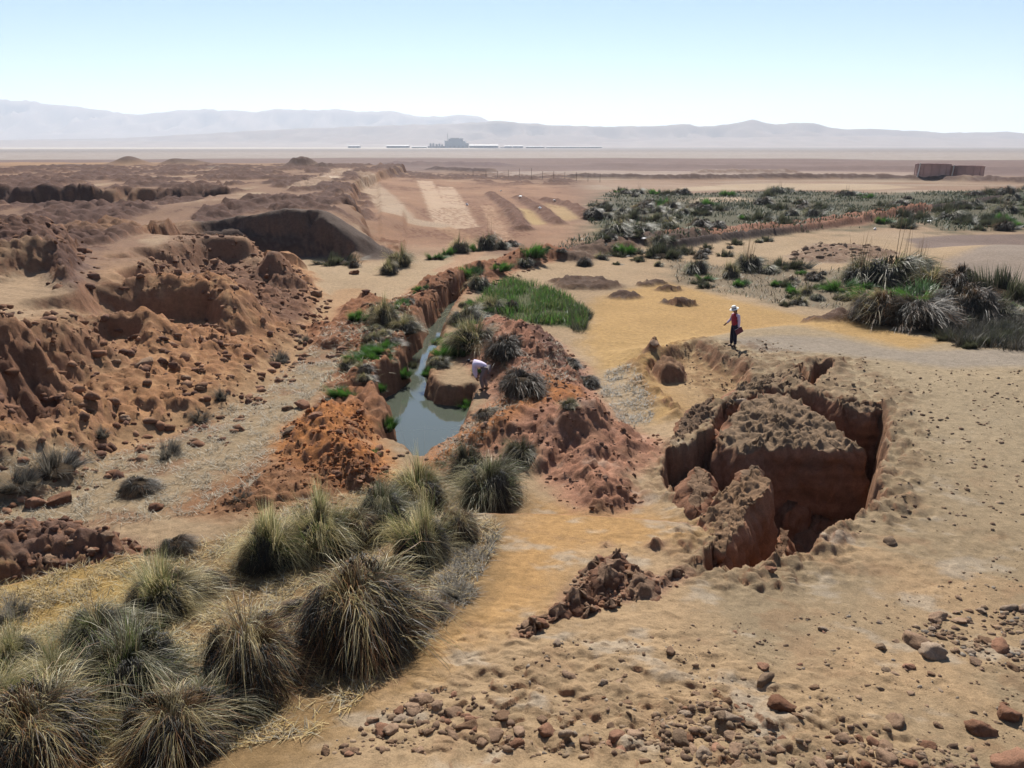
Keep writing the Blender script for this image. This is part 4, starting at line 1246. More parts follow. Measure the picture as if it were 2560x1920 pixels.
# u, v of the middle of the foot; width in picture units; height/width; style; label
TUS = [
    (583, 1215, 150, .95, 'green', 'leftmost of the green tussocks behind the biggest foreground clump'),
    (695, 1190, 165, .95, 'green', 'tall green tussock with blond tips in the middle of the tussock row'),
    (770, 1165, 120, .8, 'rust', 'rusty dead tussock between green tussocks of the back row'),
    (825, 1135, 140, .95, 'grey', 'grey-green tussock right of the tall green one'),
    (905, 1085, 150, .8, 'green', 'arching blond-green tussock just below the pool end'),
    (912, 1205, 145, 1.05, 'green', 'upright green and rusty tussock right of the biggest clump'),
    (992, 1160, 95, .9, 'rust', 'brown bare-sided tussock stump next to the upright one'),
    (1010, 1030, 110, .95, 'grey', 'dark silvery tussock at the foot of the orange bank'),
    (1062, 1085, 165, .9, 'grey', 'large silver-green tussock casting a shadow on sand'),
    (1125, 1000, 95, .8, 'grey', 'small grey tussock against the pink spoil heap'),
    (780, 1385, 300, .78, 'rust', 'biggest foreground tussock, rusty brown with pale arching blades'),
    (545, 1480, 235, .85, 'rust', 'rusty tussock left of the biggest foreground tussock'),
    (355, 1320, 170, .75, 'green', 'blond tussock with drooping blades above the dark hollow'),
    (215, 1405, 170, .75, 'grey', 'dark grey tussock near the yellow grass'),
    (290, 1500, 250, .75, 'grey', 'wide silver tussock at the lower left'),
    (120, 1500, 150, .7, 'green', 'yellow-green tussock near the left edge'),
    (90, 1640, 260, .7, 'rust', 'blond and rusty tussock in the bottom left corner'),
    (-20, 1560, 160, .7, 'green', 'pale tussock cut by the left edge'),
    (390, 1600, 220, .6, 'rust', 'shaded low tussock at the bottom of the picture'),
    (455, 1570, 170, .7, 'grey', 'silvery tussock between the two rusty ones at the bottom'),
    (195, 1585, 150, .7, 'green', 'green-blond tussock near the bottom left corner'),
    (20, 1440, 130, .65, 'green', 'yellow-green tussock at the left edge under the yellow grass'),
    (640, 1330, 90, .45, 'dead', 'flattened dry clump between the green row and the biggest tussock'),
    (450, 1270, 90, .5, 'dead', 'flattened straw clump left of the green row'),
    (930, 1330, 90, .5, 'dead', 'grey flattened clump right of the biggest tussock'),
    (30, 1330, 90, .6, 'wisp', 'low yellowed tuft at the left edge of the yellow grass'),
    (385, 1190, 80, .6, 'dead', 'small dry tuft below the left rubble pile'),
    (300, 1060, 90, .45, 'dead', 'flat dry tuft on the orange soil above the rubble pile'),
    (520, 1075, 60, .5, 'wisp', 'small grey tuft left of the green tussocks'),
    (985, 1290, 60, .8, 'wisp', 'wispy grey tuft beside the yellow sand'),
    (1126, 850, 120, .65, 'dead', 'dark slumped grass heap right of the bending person'),
    (1092, 772, 110, .62, 'dead', 'brown dead grass dome behind the bending person'),
    (1022, 745, 125, .62, 'green', 'bright arching tussock overhanging the right channel bank'),
    (1008, 700, 95, .55, 'grey', 'pale tussock on the right bank upstream'),
    (1062, 672, 62, .7, 'green', 'small light tussock by the green reeds'),
    (1105, 672, 34, 1.1, 'dead', 'dark upright dead stump beside the green reeds'),
    (1035, 625, 55, .9, 'grey', 'silver tuft at the head of the channel'),
    (829, 702, 78, .95, 'green', 'dark-sided tussock on the left channel bank'),
    (875, 715, 80, .55, 'green', 'blond sprawling tussock on the left channel bank'),
    (842, 740, 55, .5, 'dead', 'brown dead tuft on the left channel bank'),
    (862, 575, 62, .85, 'green', 'pale tussock beside the track below the cliff'),
    (840, 592, 48, .8, 'green', 'dark-based tussock left of the pale track tussock'),
    (764, 578, 24, .9, 'dead', 'small dark tuft at the foot of the cliff'),
    (730, 570, 90, .35, 'rush', 'low grey-green rushes at the foot of the dark cliff'),
    (938, 560, 40, .6, 'bright', 'green clump at the left end of the reed row'),
    (968, 550, 30, .8, 'bright', 'green clump second in the reed row'),
    (995, 545, 46, .9, 'green', 'pale feathery tussock in the reed row'),
    (1022, 542, 32, .7, 'bright', 'green clump between the feathery tussocks'),
    (1052, 538, 50, 1.0, 'grey', 'largest feathery tussock in the reed row'),
    (1084, 538, 36, .8, 'grey', 'dark tussock at the right end of the reed row'),
    (1106, 532, 30, .7, 'dead', 'brown tuft ending the reed row'),
    (1150, 550, 66, .6, 'bright', 'bright green clump beyond the channel bend'),
    (1008, 592, 62, .6, 'bright', 'bright green clump by the channel head'),
    (1080, 583, 50, .5, 'bright', 'dull green clump beyond the reed bed'),
    (1135, 575, 44, .6, 'grey', 'grey-green tuft right of the dull green clump'),
    (1262, 574, 36, .8, 'dead', 'lone dark tuft on the sand beyond the reeds'),
    (1300, 560, 30, .6, 'green', 'small green tuft by the lone dark tuft'),
    (1350, 548, 55, .6, 'bright', 'bright green clump at the marsh edge'),
    (1430, 555, 75, .55, 'rush', 'broad dull green rush clump at the marsh edge'),
    (1480, 548, 45, .6, 'rush', 'second dull rush clump at the marsh edge'),
    (1424, 528, 40, .8, 'grey', 'white-plumed tussock behind the rush clump'),
    (1504, 590, 56, .8, 'grey', 'pale plumed tussock above the standing person'),
    (1520, 606, 36, .6, 'bright', 'low green tuft under the pale plumed tussock'),
    (1578, 600, 46, .9, 'green', 'dark green tussock left of the tallest dark one'),
    (1598, 618, 40, .6, 'bright', 'green tuft in front of the dark green tussock'),
    (1617, 585, 66, .85, 'grey', 'tallest dark tussock right above the standing person'),
    (1655, 590, 44, .6, 'grey', 'whitish drooping tussock beside the tallest dark one'),
    (1690, 580, 50, .6, 'rush', 'dull green bush in the middle of the plant band'),
    (1725, 580, 50, .6, 'rush', 'dark rounded bush in the middle of the plant band'),
    (1758, 605, 40, .65, 'dead', 'brown rounded bush in the plant band'),
    (1676, 618, 30, .7, 'bright', 'small bright tuft on the plant band edge'),
    (1712, 612, 24, .9, 'dead', 'small brown tuft on the plant band edge'),
    (1742, 638, 28, .9, 'green', 'small dark tuft on the lower edge of the plant band'),
    (1765, 648, 34, .6, 'grey', 'small pale tuft on the lower edge of the plant band'),
    (1817, 628, 58, .7, 'bright', 'bright green ball of rushes left of the big tussocks'),
    (1868, 612, 100, .75, 'grey', 'left one of the two big back tussocks on the right'),
    (1925, 612, 120, .75, 'grey', 'right one of the two big back tussocks on the right'),
    (1984, 590, 60, .9, 'grey', 'spiky grey tussock behind the big ones'),
    (2010, 622, 90, .6, 'green', 'pale drooping tussock right of the big ones'),
    (2072, 628, 90, .75, 'dead', 'brownish tussock behind the right-hand thicket'),
    (2155, 640, 115, .65, 'rush', 'dark round bush near the right edge'),
    (1880, 650, 110, .35, 'bright', 'light green low rushes, left patch between tussocks'),
    (1975, 655, 150, .38, 'bright', 'light green low rushes, right patch between tussocks'),
    (1905, 690, 125, .62, 'rust', 'brown tussock at the left end of the front thicket'),
    (1985, 695, 130, .6, 'dead', 'dark shaded tussock in the middle of the front thicket'),
    (2080, 685, 140, .68, 'dead', 'dark tussock at the right of the front thicket'),
    (2150, 690, 95, .6, 'grey', 'plumed tussock at the right end of the front thicket'),
    (1255, 690, 46, .7, 'rush', 'olive tuft hanging below the reed bed'),
    (1232, 880, 50, .5, 'green', 'green tuft on the right foot of the spoil heap'),
    (1270, 830, 60, .5, 'dead', 'dead grass hanging off the spoil heap edge'),
    (1230, 790, 60, .5, 'dead', 'dead grass on the top of the spoil heap'),
    (1050, 905, 60, .5, 'rust', 'rusty grass on the bank in front of the bending person'),
    (1005, 880, 50, .5, 'bright', 'green tuft at the pool corner below the bank wall'),
    (835, 925, 40, 1.0, 'bright', 'bright green plant growing at the pool left shore'),
    (870, 812, 32, .9, 'bright', 'bright green plant at the channel mouth'),
    (893, 812, 28, .9, 'rush', 'grey-green reeds beside the channel mouth plant'),
    (925, 810, 32, .8, 'bright', 'green plant at the corner of the bank wall'),
    (960, 770, 60, .7, 'bright', 'dark green plants lining the right channel side'),
    (1030, 805, 26, .8, 'bright', 'green tuft beside the bending person head'),
    (745, 850, 70, .5, 'bright', 'green weeds above the pool on the left bank'),
    (815, 775, 75, .4, 'bright', 'green weeds on the left bank beside the channel'),
    (820, 845, 30, .9, 'bright', 'small green weed on the bank cleft'),
    (770, 690, 50, .6, 'bright', 'dull green weed on the left spoil'),
    (812, 980, 26, .5, 'bright', 'tiny green tuft at the near pool edge'),
    (365, 985, 70, .75, 'wisp', 'dark wispy tuft standing in the straw band'),
    (110, 1015, 130, .6, 'wisp', 'grey wispy tuft at the left end of the straw band'),
    (40, 1050, 100, .5, 'wisp', 'grey tuft at the left edge of the straw band'),
    (475, 860, 38, 1.0, 'wisp', 'thin grey tuft beside the sandy track'),
    (430, 905, 50, .7, 'wisp', 'pale grey tuft below the thin track tuft'),
    (220, 945, 40, .8, 'wisp', 'brownish tuft at the upper edge of the straw band'),
    (600, 780, 60, .6, 'wisp', 'grey tuft where the straw band narrows'),
    (660, 740, 50, .6, 'wisp', 'grey tuft high up the straw band'),
]
hx, hy, hz = hit([(a[0], a[1]) for a in TUS])
for i, ((u, v, w, asp, style, lab), x, y, z) in enumerate(zip(TUS, hx, hy, hz)):
    dist = math.sqrt(x * x + y * y + (CAM_Z - z) ** 2)
    s = w / F * dist * (.92 if v > 1000 else 1.0)
    lod = 0 if dist < 21 else 1 if dist < 48 else 2
    if style == 'wisp': s *= 1.1
    place_tussock(x, y, max(z, ZW - .05), style, s, s * asp * (1.36 if v > 1000 else 1.3), lab, 'grass tussock' if style not in ('bright', 'rush') else 'rushes', None, lod, i % 2)

# marsh bushes on the right, standing as far as the tanks
g = np.random.default_rng(77)
MARSH = [(VEGFIELD, 130, 1.4, 3.4, ('rush', 'rush', 'rush', 'bright', 'dead', 'grey'), 'marsh below the tanks', 'bushes of the marsh'),
         (PL([(1290, 470), (1420, 445), (1500, 450), (1480, 490), (1340, 500)]), 34, 1.1, 2.2, ('grey', 'grey', 'green', 'rush'), 'marsh left of the ditch', 'plumed tussocks of the marsh'),
         (PL([(1900, 480), (2100, 455), (2212, 440), (2300, 490), (2000, 495)]), 26, 1.2, 2.6, ('bright', 'rush', 'rush'), 'below the dark ditch', 'rush clumps below the ditch'),
         (VEGBAND, 60, .5, 1.4, ('rush', 'bright', 'green', 'dead', 'rush'), 'plant band beyond the sand', 'small bushes of the plant band'),
         (PL([(1150, 545), (1250, 520), (1420, 512), (1500, 520), (1420, 545), (1250, 560)]), 22, .6, 1.2, ('dead', 'rush', 'wisp'), 'between reed row and marsh', 'bushes beyond the channel bend'),
         (PL([(1010, 640), (950, 720), (930, 790), (980, 770), (1050, 700), (1060, 650)], -.3), 34, .5, 1.1, ('bright', 'green', 'grey', 'bright', 'green'), 'right channel side', 'clumps on the right channel side'),
         (PL([(1290, 520), (1500, 500), (1680, 505), (1640, 550), (1450, 560), (1300, 555)]), 26, .6, 1.5, ('rush', 'dead', 'green', 'rush'), 'brown ground before the ditch', 'bushes before the ditch'),
         (PL([(960, 610), (900, 660), (860, 720), (835, 800), (770, 840), (720, 800), (800, 720), (880, 640)], -.1), 34, .4, 1.0, ('bright', 'bright', 'green', 'dead'), 'left channel bank', 'clumps on the left channel bank'),
         (PL([(2000, 712), (2212, 690), (2300, 720), (2300, 790), (2070, 765)], .2), 46, .9, 1.5, ('rush', 'wisp', 'rush'), 'dry rushes at right edge', 'dry rushes at the right edge')]
for poly, n, lo, hi, styles, lab, grp in MARSH:
    if poly is VEGFIELD:
        xy = scatter(poly, n * 4, g); xy = xy[fbm(xy[:, 0] / 11, xy[:, 1] / 17, 3, 950) > -.02][:n]
    else: xy = scatter(poly, n, g)
    z = land_z(xy[:, 0], xy[:, 1])
    for (x, y), zz, wd_ in zip(xy, z, spots(xy)):
        d = math.hypot(x, y); s = g.uniform(lo, hi); stl = styles[g.integers(len(styles))]
        kind = dict(rush='dull green rush clump', grey='pale grey-green tussock', dead='brown dead clump', bright='bright green rush clump', green='green tussock', wisp='wispy grey tuft')[stl]
        place_tussock(x, y, max(zz, ZW), stl, s, s * g.uniform(.55, .85), f"{'small' if s < lo + .33 * (hi - lo) else 'mid-sized' if s < lo + .67 * (hi - lo) else 'broad'} {kind}, {wd_}, {lab}", 'bush', grp, 2 if d > 45 else 1, int(g.integers(2)))


def ground_cover(name, areas, seed, label, mat):
    g = np.random.default_rng(seed); V = []; Q = []; C = []; nv = 0
    for area in areas:
        poly, n, l0, l1, wd, upr, pal = area[:7]; sc_ = area[7] if len(area) > 7 else .8
        xy = scatter(poly, n, g); z = land_z(xy[:, 0], xy[:, 1])
        dens = fbm(xy[:, 0] / sc_, xy[:, 1] / sc_, 3, 950)
        keep = (g.random(n) < sstep(-.25, .3, dens) + .06) & (z > ZW - .05)
        xy = xy[keep]; z = z[keep]; n = len(z)
        a = g.uniform(0, 6.283, n); L_ = g.uniform(l0, l1, n); e = np.clip(g.normal(upr, .25, n), .02, 1.4)
        t = np.array([0, .5, 1.0])
        px = xy[:, 0:1] + (np.cos(a) * np.cos(e) * L_)[:, None] * t; py = xy[:, 1:2] + (np.sin(a) * np.cos(e) * L_)[:, None] * t
        pz = z[:, None] + .012 + (np.sin(e) * L_)[:, None] * (t - .35 * t ** 2)
        w = wd * g.uniform(.6, 1.3, n); ox = (-np.sin(a) * w)[:, None] * np.array([1, .8, .15]); oy = (np.cos(a) * w)[:, None] * np.array([1, .8, .15])
        A = np.stack([px - ox, py - oy, pz], -1); B = np.stack([px + ox, py + oy, pz], -1)
        v = np.stack([A, B], 2).reshape(-1, 3)
        k = np.arange(n)[:, None] * 6 + np.array([0, 2])[None, :]
        Q.append(np.stack([k, k + 1, k + 3, k + 2], -1).reshape(-1, 4) + nv)
        pal = np.asarray(pal); c = pal[g.integers(len(pal), size=n)] * g.uniform(.7, 1.3, (n, 1))
        V.append(v); C.append(np.repeat(c, 6, 0)); nv += len(v)
    me = mesh_np(name, np.concatenate(V), quads=np.concatenate(Q)); set_col(me, np.clip(np.concatenate(C), .01, .9)); me.materials.append(mat)
    tag(obj(name, me), label, None, None, 'stuff')


PS = [(.247, .215, .143), (.195, .163, .104), (.286, .254, .182), (.143, .117, .072)]
PG = [(.204, .184, .150), (.245, .224, .184), (.163, .146, .116), (.286, .258, .211)]
PY = [(.386, .275, .101), (.331, .230, .082), (.423, .321, .147), (.257, .174, .073)]
TB_A = PL([(-300, 1230), (330, 1200), (480, 1120), (640, 1040), (860, 1010), (1060, 1020), (1080, 1170), (1030, 1270), (900, 1440), (700, 1659), (-300, 1850)])
ground_cover('dry_grass_litter', [
    (TB_A, 58000, .10, .36, .006, .32, PS + PY + PY + DEADC[:1]), (YELLOW, 9000, .10, .28, .006, .5, PY), (STRAWBAND, 20000, .12, .34, .007, .35, [(.25, .205, .135), (.31, .26, .18), (.19, .15, .095), (.36, .315, .23)]),
    (pl(b3, [(480, 170), (600, 160), (700, 250), (760, 370), (700, 470), (580, 470), (500, 350), (440, 300)]), 2500, .12, .3, .010, .4, PG),
    (PL([(980, 1190), (1080, 1150), (1030, 1290), (1000, 1350), (900, 1430), (930, 1300)]), 3500, .12, .35, .006, .5, GREYD + DEADC),
    (PL([(800, 660), (900, 640), (880, 720), (840, 790), (760, 800), (700, 870), (690, 800)]), 5000, .12, .4, .014, .5, PS + BLOND),
    (PL([(960, 920), (1040, 860), (1110, 800), (1190, 760), (1260, 800), (1180, 870), (1050, 930), (920, 985)]), 5000, .1, .35, .010, .45, RUST + PS),
    (VEGBAND, 6000, .2, .5, .025, .9, DEADC + GGREY), (VEGFIELD, 34000, .35, .8, .05, 1.0, [(.05, .07, .03), (.06, .075, .036), (.08, .08, .046), (.04, .055, .025)], 9.)],
    41, 'dry straw and grass litter lying on the ground', M_DEAD)
ground_cover('reed_bed', [(REEDS, 17000, .3, .9, .014, 1.2, BRIGHT + GREEN + [(.09, .10, .045)], 1.6), (PL([(1225, 640), (1275, 655), (1265, 700), (1235, 690)]), 2500, .4, .7, .012, 1.2, [(.07, .078, .042), (.09, .09, .055)])],
             42, 'dense bed of bright green reeds beside the channel', M_BLADE)
ground_cover('dry_rushes', [(PL([(1990, 705), (2212, 680), (2330, 720), (2330, 800), (2180, 785), (2070, 765)], .2), 9000, .5, 1.0, .014, 1.25, [(.07, .062, .045), (.10, .085, .063), (.055, .052, .038)])],
             43, 'grey-brown dry rushes massed at the right edge', M_DEAD)

# ------------------------------------------------------------------ far hills
def hills(name, prof, dist, depth, base_v, seed, c, rough):
    """a range whose skyline follows prof (u, v); built as ridged relief with spurs running to the plain"""
    us = np.linspace(-500, 2712, 330)
    vv = np.interp(us, [p[0] for p in prof], [p[1] for p in prof])
    az = np.arctan((us - CU) / F * 1.0)
    nr = 44
    f = np.linspace(0, 1, nr)
    D = dist + depth * f
    A, FF = np.meshgrid(az, f, indexing='xy')
    R = dist + depth * FF
    x = R * np.tan(A); y = R
    top = CAM_Z + (315 - vv) / F * 1.0 * (dist + depth * .72) * 1.03
    top = np.maximum(top, 2)
    shape = np.interp(FF, [0, .18, .45, .72, .9, 1], [0, .05, .38, 1.0, .75, .4])
    n = 1 - np.abs(fbm(x / (depth * .16), y / (depth * .4), 5, seed)) * 2.6
    n2_ = fbm(x / (depth * .07), y / (depth * .16), 4, seed + 9)
    bell = np.exp(-((FF - .72) / .05) ** 2)
    z = top[None, :] * shape * (1 - rough * (1 - bell) * sstep(.1, .5, FF) * (.6 - .6 * n)) * (1 + rough * .35 * n2_ * (1 - bell) * sstep(.12, .4, FF))
    z += top[None, :] * .05 * n2_ * bell + top[None, :] * .04 * fbm(x / (depth * .02), y / (depth * .1), 3, seed + 5) * sstep(.3, .6, FF)
    z -= 3.0 * (1 - sstep(0, .1, FF))
    na = len(us)
    i = np.arange(nr - 1)[:, None] * na; j = np.arange(na - 1)[None, :]
    q = np.stack([i + j, i + j + 1, i + na + j + 1, i + na + j], -1).reshape(-1, 4)
    me = mesh_np(name, np.stack([x.ravel(), y.ravel(), z.ravel()], 1), quads=q, smooth=True)
    cc = np.repeat(np.asarray(c)[None], x.size, 0) * (1 + .25 * n2_.ravel() + .15 * (FF.ravel() < .25))[:, None]
    set_col(me, np.clip(cc, .02, .8))
    tag(obj(name, me, M_FAR), None, None, None, 'structure')


M_FAR, nt_, b_ = new_mat('distant_earth')
at_ = nt_.nodes.new('ShaderNodeAttribute'); at_.attribute_name = 'col'
nt_.links.new(at_.outputs['Color'], b_.inputs['Base Color']); b_.inputs['Roughness'].default_value = .95; b_.inputs['Specular IOR Level'].default_value = .1
hills('hills', [(-500, 222), (-200, 224), (0, 221), (60, 226), (120, 230), (170, 238), (215, 240), (260, 246), (305, 252), (342, 255), (400, 250), (440, 247), (478, 244), (520, 248), (570, 249),
                (620, 246), (680, 246), (750, 246), (800, 250), (850, 248), (905, 257), (950, 259), (1000, 256), (1035, 258), (1062, 268), (1150, 285), (1300, 300), (2800, 305)], 7200, 3300, 318, 611, (.16, .115, .09), .95)
hills('hills', [(-500, 312), (300, 300), (600, 285), (800, 277), (1000, 272), (1062, 268), (1100, 267), (1122, 271), (1160, 273), (1190, 276), (1260, 277), (1340, 278), (1400, 277), (1462, 273), (1490, 278), (1530, 276),
                (1570, 270), (1600, 264), (1625, 271), (1650, 275), (1690, 270), (1730, 272), (1765, 280), (1800, 284), (1850, 282), (1880, 284), (1940, 286), (1990, 290), (2060, 289), (2120, 288), (2180, 293), (2212, 298), (2700, 306)],
      4700, 2300, 320, 733, (.165, .12, .095), .95)
hills('hills', [(-500, 300), (1200, 313), (1500, 300), (1800, 296), (2000, 300), (2300, 304), (2800, 300)], 4300, 1500, 322, 811, (.21, .16, .13), .6)


# ------------------------------------------------------------------ far works, tanks, fence
M_CLAD = plain('blue_grey_cladding', (.24, .27, .29), .6, .12, .05)
M_CLAD2 = plain('dark_cladding', (.18, .19, .20), .7, .1, .05)
M_ROOF = plain('pale_roof', (.28, .27, .26), .5, .08, .05)
M_STEEL = plain('works_steel', (.16, .16, .16), .6, .1, .2)
M_WHITE = plain('white_wall', (.32, .31, .30), .6, .08, .1)
FD = 3300.0
def fx(u): return (u - CU) / F * (FD * _cp + CAM_Z * _sp)
k = FD / F * .8
works = empty('processing_plant', (fx(985), FD, 0))
X0 = fx(985)
def bxp(name, u0, u1, h0, h1, dep, mat, par, yo=0.0):
    return MB().box(((fx(u0) + fx(u1)) / 2 - X0, yo, (h0 + h1) / 2 * k), (fx(u1) - fx(u0), dep, (h1 - h0) * k)).build(name, mat, par)
wl_ = bxp('main_hall', 962, 1006, 0, 17, 60, M_CLAD, works)
up = bxp('upper_hall', 970, 1000, 17, 23, 40, M_CLAD, works); bxp('upper_roof', 974, 993, 23, 25, 44, M_ROOF, up)
bxp('side_bay', 1006, 1012, 0, 12, 44, M_CLAD2, works); bxp('roof', 961, 970, 17, 18.2, 62, M_ROOF, works); bxp('roof_box', 994, 1002, 22.8, 24, 30, M_ROOF, works)
for u in (972, 981, 990, 999):
    bxp('doorway', u, u + 4, 0, 5, 2, M_CLAD2, works, -31)
MB().tube([(fx(968) - X0, 10, 0), (fx(967) - X0, 10, 36 * k)], [1.3, .8], 8).build('mast', M_STEEL, works)
for u, h in ((930, 12), (936, 12), (943, 10), (949, 11), (955, 9)):
    MB().lathe([(0, 0), (4.2, 0), (4.2, h * k * .85), (2.5, h * k), (0, h * k)], 12, (fx(u) - X0, 8, 0)).build('silo', M_CLAD2, works)
bxp('annex', 924, 962, 0, 4.5, 30, M_CLAD2, works, 20)
tag(works, 'blue-grey processing plant with tall hall far out on the plain', 'factory')

def shed(u0, u1, h, lab, roofed=True, mat=None, d=26):
    e = empty('long_shed', ((fx(u0) + fx(u1)) / 2, FD, 0))
    w = fx(u1) - fx(u0)
    wall = MB().box((0, 0, h * k * .4), (w, d, h * k * .8)).build('wall', mat or M_CLAD2, e)
    m = MB(); hz = h * k * .8
    m.v = [(-w / 2 - 1, -d / 2 - 2, hz), (w / 2 + 1, -d / 2 - 2, hz), (w / 2 + 1, 0, h * k), (-w / 2 - 1, 0, h * k), (w / 2 + 1, d / 2 + 2, hz), (-w / 2 - 1, d / 2 + 2, hz)]
    m.f = [(0, 1, 2, 3), (3, 2, 4, 5), (1, 4, 2), (0, 3, 5), (0, 5, 4, 1)]
    m.build('roof', M_ROOF, e)
    n = max(2, int(w / 14))
    for q in range(n):
        MB().box((-w / 2 + (q + .5) * w / n, -d / 2 - .2, h * k * .3), (w / n * .4, .5, h * k * .4)).build('opening', M_STEEL, wall)
    tag(e, lab, 'shed'); return e
shed(1014, 1076, 8, 'long pale-roofed shed right of the processing plant')
shed(836, 884, 7, 'long low shed left of the processing plant')
shed(753, 778, 6.5, 'short white shed farthest left on the plain', True, M_WHITE)
shed(890, 922, 4, 'low dark shed between the left shed and the silos')
shed(1090, 1106, 6, 'small gabled shed with pale roof right of the plant', True, M_CLAD)
shed(1108, 1130, 6, 'second small gabled shed with pale roof right of the plant', True, M_CLAD)
shed(1136, 1176, 4.5, 'white flat shed beyond the gabled sheds', True, M_WHITE)
shed(1180, 1300, 3.5, 'very long white greenhouse strip on the plain', True, M_WHITE)
for i_, (u, lab) in enumerate(((1083, 'white vehicle parked nearest the long pale-roofed shed'), (1088, 'white vehicle parked second from the long shed'), (1094, 'white vehicle parked third from the long shed'),
                               (1103, 'white vehicle parked before the small gabled sheds'), (1108, 'white vehicle at the right end of the parked row'))):
    e = empty('parked_truck', (fx(u), FD - 60, 0))
    MB().box((2, 0, 2.6), (6.5, 2.6, 3.4)).build('cargo_box', M_WHITE, e); MB().box((-2.8, 0, 1.9), (2.4, 2.5, 2.4)).build('cab', M_WHITE, e)
    for wx in (-2.6, 1.0, 3.8): MB().tube([(wx, -1.3, .5), (wx, 1.3, .5)], .5, 10).build('wheel', M_STEEL, e)
    tag(e, lab, 'truck')

M_TANK = plain('weathered_tank_steel', (.40, .25, .21), .8, .25, .7, .2, .3)
M_TANKD = plain('tank_rib', (.33, .21, .18), .8, .2, .7, .2)
M_POST = plain('white_painted_post', (.62, .58, .52), .6, .1, 2.)
def tank(u0, u1, vb, vt, lab):
    x0, y0 = P(u0, vb); x1, _ = P(u1, vb)
    r = (x1 - x0) / 2; h = (vb - vt) / F * y0 * 1.0
    z = float(land_z((x0 + x1) / 2, y0 + r)[0]) - .3
    e = empty('water_tank', ((x0 + x1) / 2, y0 + r, z)); h += .3
    n = 56; m = MB(); prof = []
    nz_ = 26
    for i_ in range(nz_ + 1): prof.append((r + .03 * (i_ % 2), h * i_ / nz_))
    m.lathe(prof, n).build('shell', M_TANK, e, False)
    MB().lathe([(r + .10, h - .12), (r + .10, h + .04), (r - .12, h + .04), (r - .12, h - .12)], n).build('rim', M_TANKD, e)
    MB().lathe([(0, h - .5), (r - .05, h - .5)], n).build('lid', M_TANKD, e)
    for q in range(14):
        a = 2 * math.pi * (q + .3) / 14
        MB().box((math.cos(a) * (r + .07), math.sin(a) * (r + .07), h / 2), (.10, .10, h), a).build('rib', M_TANKD, e)
    MB().tube([(-r * .985 - .25, -r * .3, 0), (-r * .985 + .05, -r * .3, h + .25)], .16, 8).build('inlet_pipe', M_POST, e)
    tag(e, lab, 'water tank')
tank(1994, 2064, 391, 362, 'left one of two round rust-brown water tanks')
tank(2068, 2137, 391, 362, 'right one of two round rust-brown water tanks')

M_WOOD = plain('fence_wood', (.12, .09, .075), .9, .2, 3.)
fp = PL([(1022, 384), (1050, 384), (1075, 385), (1098, 385), (1122, 386), (1148, 387), (1172, 388), (1196, 388), (1220, 389), (1245, 390), (1270, 391), (1296, 392)])
fz = land_z([p[0] for p in fp], [p[1] for p in fp])
fe = empty('wire_fence', (fp[0][0], fp[0][1], float(fz[0])))
o3 = np.array([fp[0][0], fp[0][1], float(fz[0])]); pts = [np.array([p[0], p[1], z]) - o3 for p, z in zip(fp, fz)]
for p in pts: MB().tube([p - (0, 0, .2), p + (0, 0, 2.1)], .05, 6).build('post', M_WOOD, fe)
for hgt in (.5, 1.0, 1.5, 2.0): MB().tube([p + (0, 0, hgt) for p in pts], .012, 4).build('wire', M_STEEL, fe)
tag(fe, 'thin post and wire fence crossing the plain in the middle distance', 'fence')

# scraps of white litter on the far field
M_LIT = plain('white_scrap', (.75, .73, .70), .5, .05, 5.)
hxs = [(1009, 444), (1082, 413), (1124, 427), (1198, 436), (1166, 451), (1906, 455), (1862, 420), (2006, 480), (1700, 466), (1390, 518), (1890, 497)]
qx, qy, qz = hit(hxs)
for x, y, z in zip(qx, qy, qz):
    s = random.uniform(.22, .4); m = MB()
    ring = [(math.cos(a) * s * random.uniform(.6, 1), math.sin(a) * s * random.uniform(.5, .9), random.uniform(.05, .25)) for a in np.linspace(0, 6.28, 7)[:-1]]
    m.v = [(0, 0, .32 * random.uniform(.6, 1.2)), (0, 0, 0)] + ring
    m.f = [(0, 2 + i_, 2 + (i_ + 1) % 6) for i_ in range(6)] + [(1, 2 + (i_ + 1) % 6, 2 + i_) for i_ in range(6)]
    o = m.build('plastic_scrap', M_LIT); o.location = (x, y, z - .03)
    tag(o, 'tiny white plastic scrap lying on the far field', 'litter', 'white scraps on the far field')


# ------------------------------------------------------------------ people
M_SKIN = plain('skin', (.20, .10, .065), .6, .1, 20.)
M_VEST = plain('red_vest', (.26, .025, .04), .85, .15, 20.)
M_NAVY = plain('navy_cloth', (.012, .013, .03), .9, .15, 20.)
M_LILAC = plain('lilac_cloth', (.52, .42, .56), .9, .08, 15.)
M_LILACW = plain('pale_lilac_cloth', (.62, .54, .66), .9, .08, 15.)
M_HAT = plain('white_hat_cloth', (.70, .68, .62), .9, .08, 15.)
M_BLACK = plain('black_hair', (.012, .011, .012), .6, .2, 20.)
M_GREYT = plain('grey_trousers', (.16, .135, .14), .9, .12, 15.)
M_SHOE = plain('black_leather', (.015, .013, .013), .5, .2, 20.)
M_FOLDER = plain('maroon_folder', (.12, .025, .04), .5, .1, 10.)


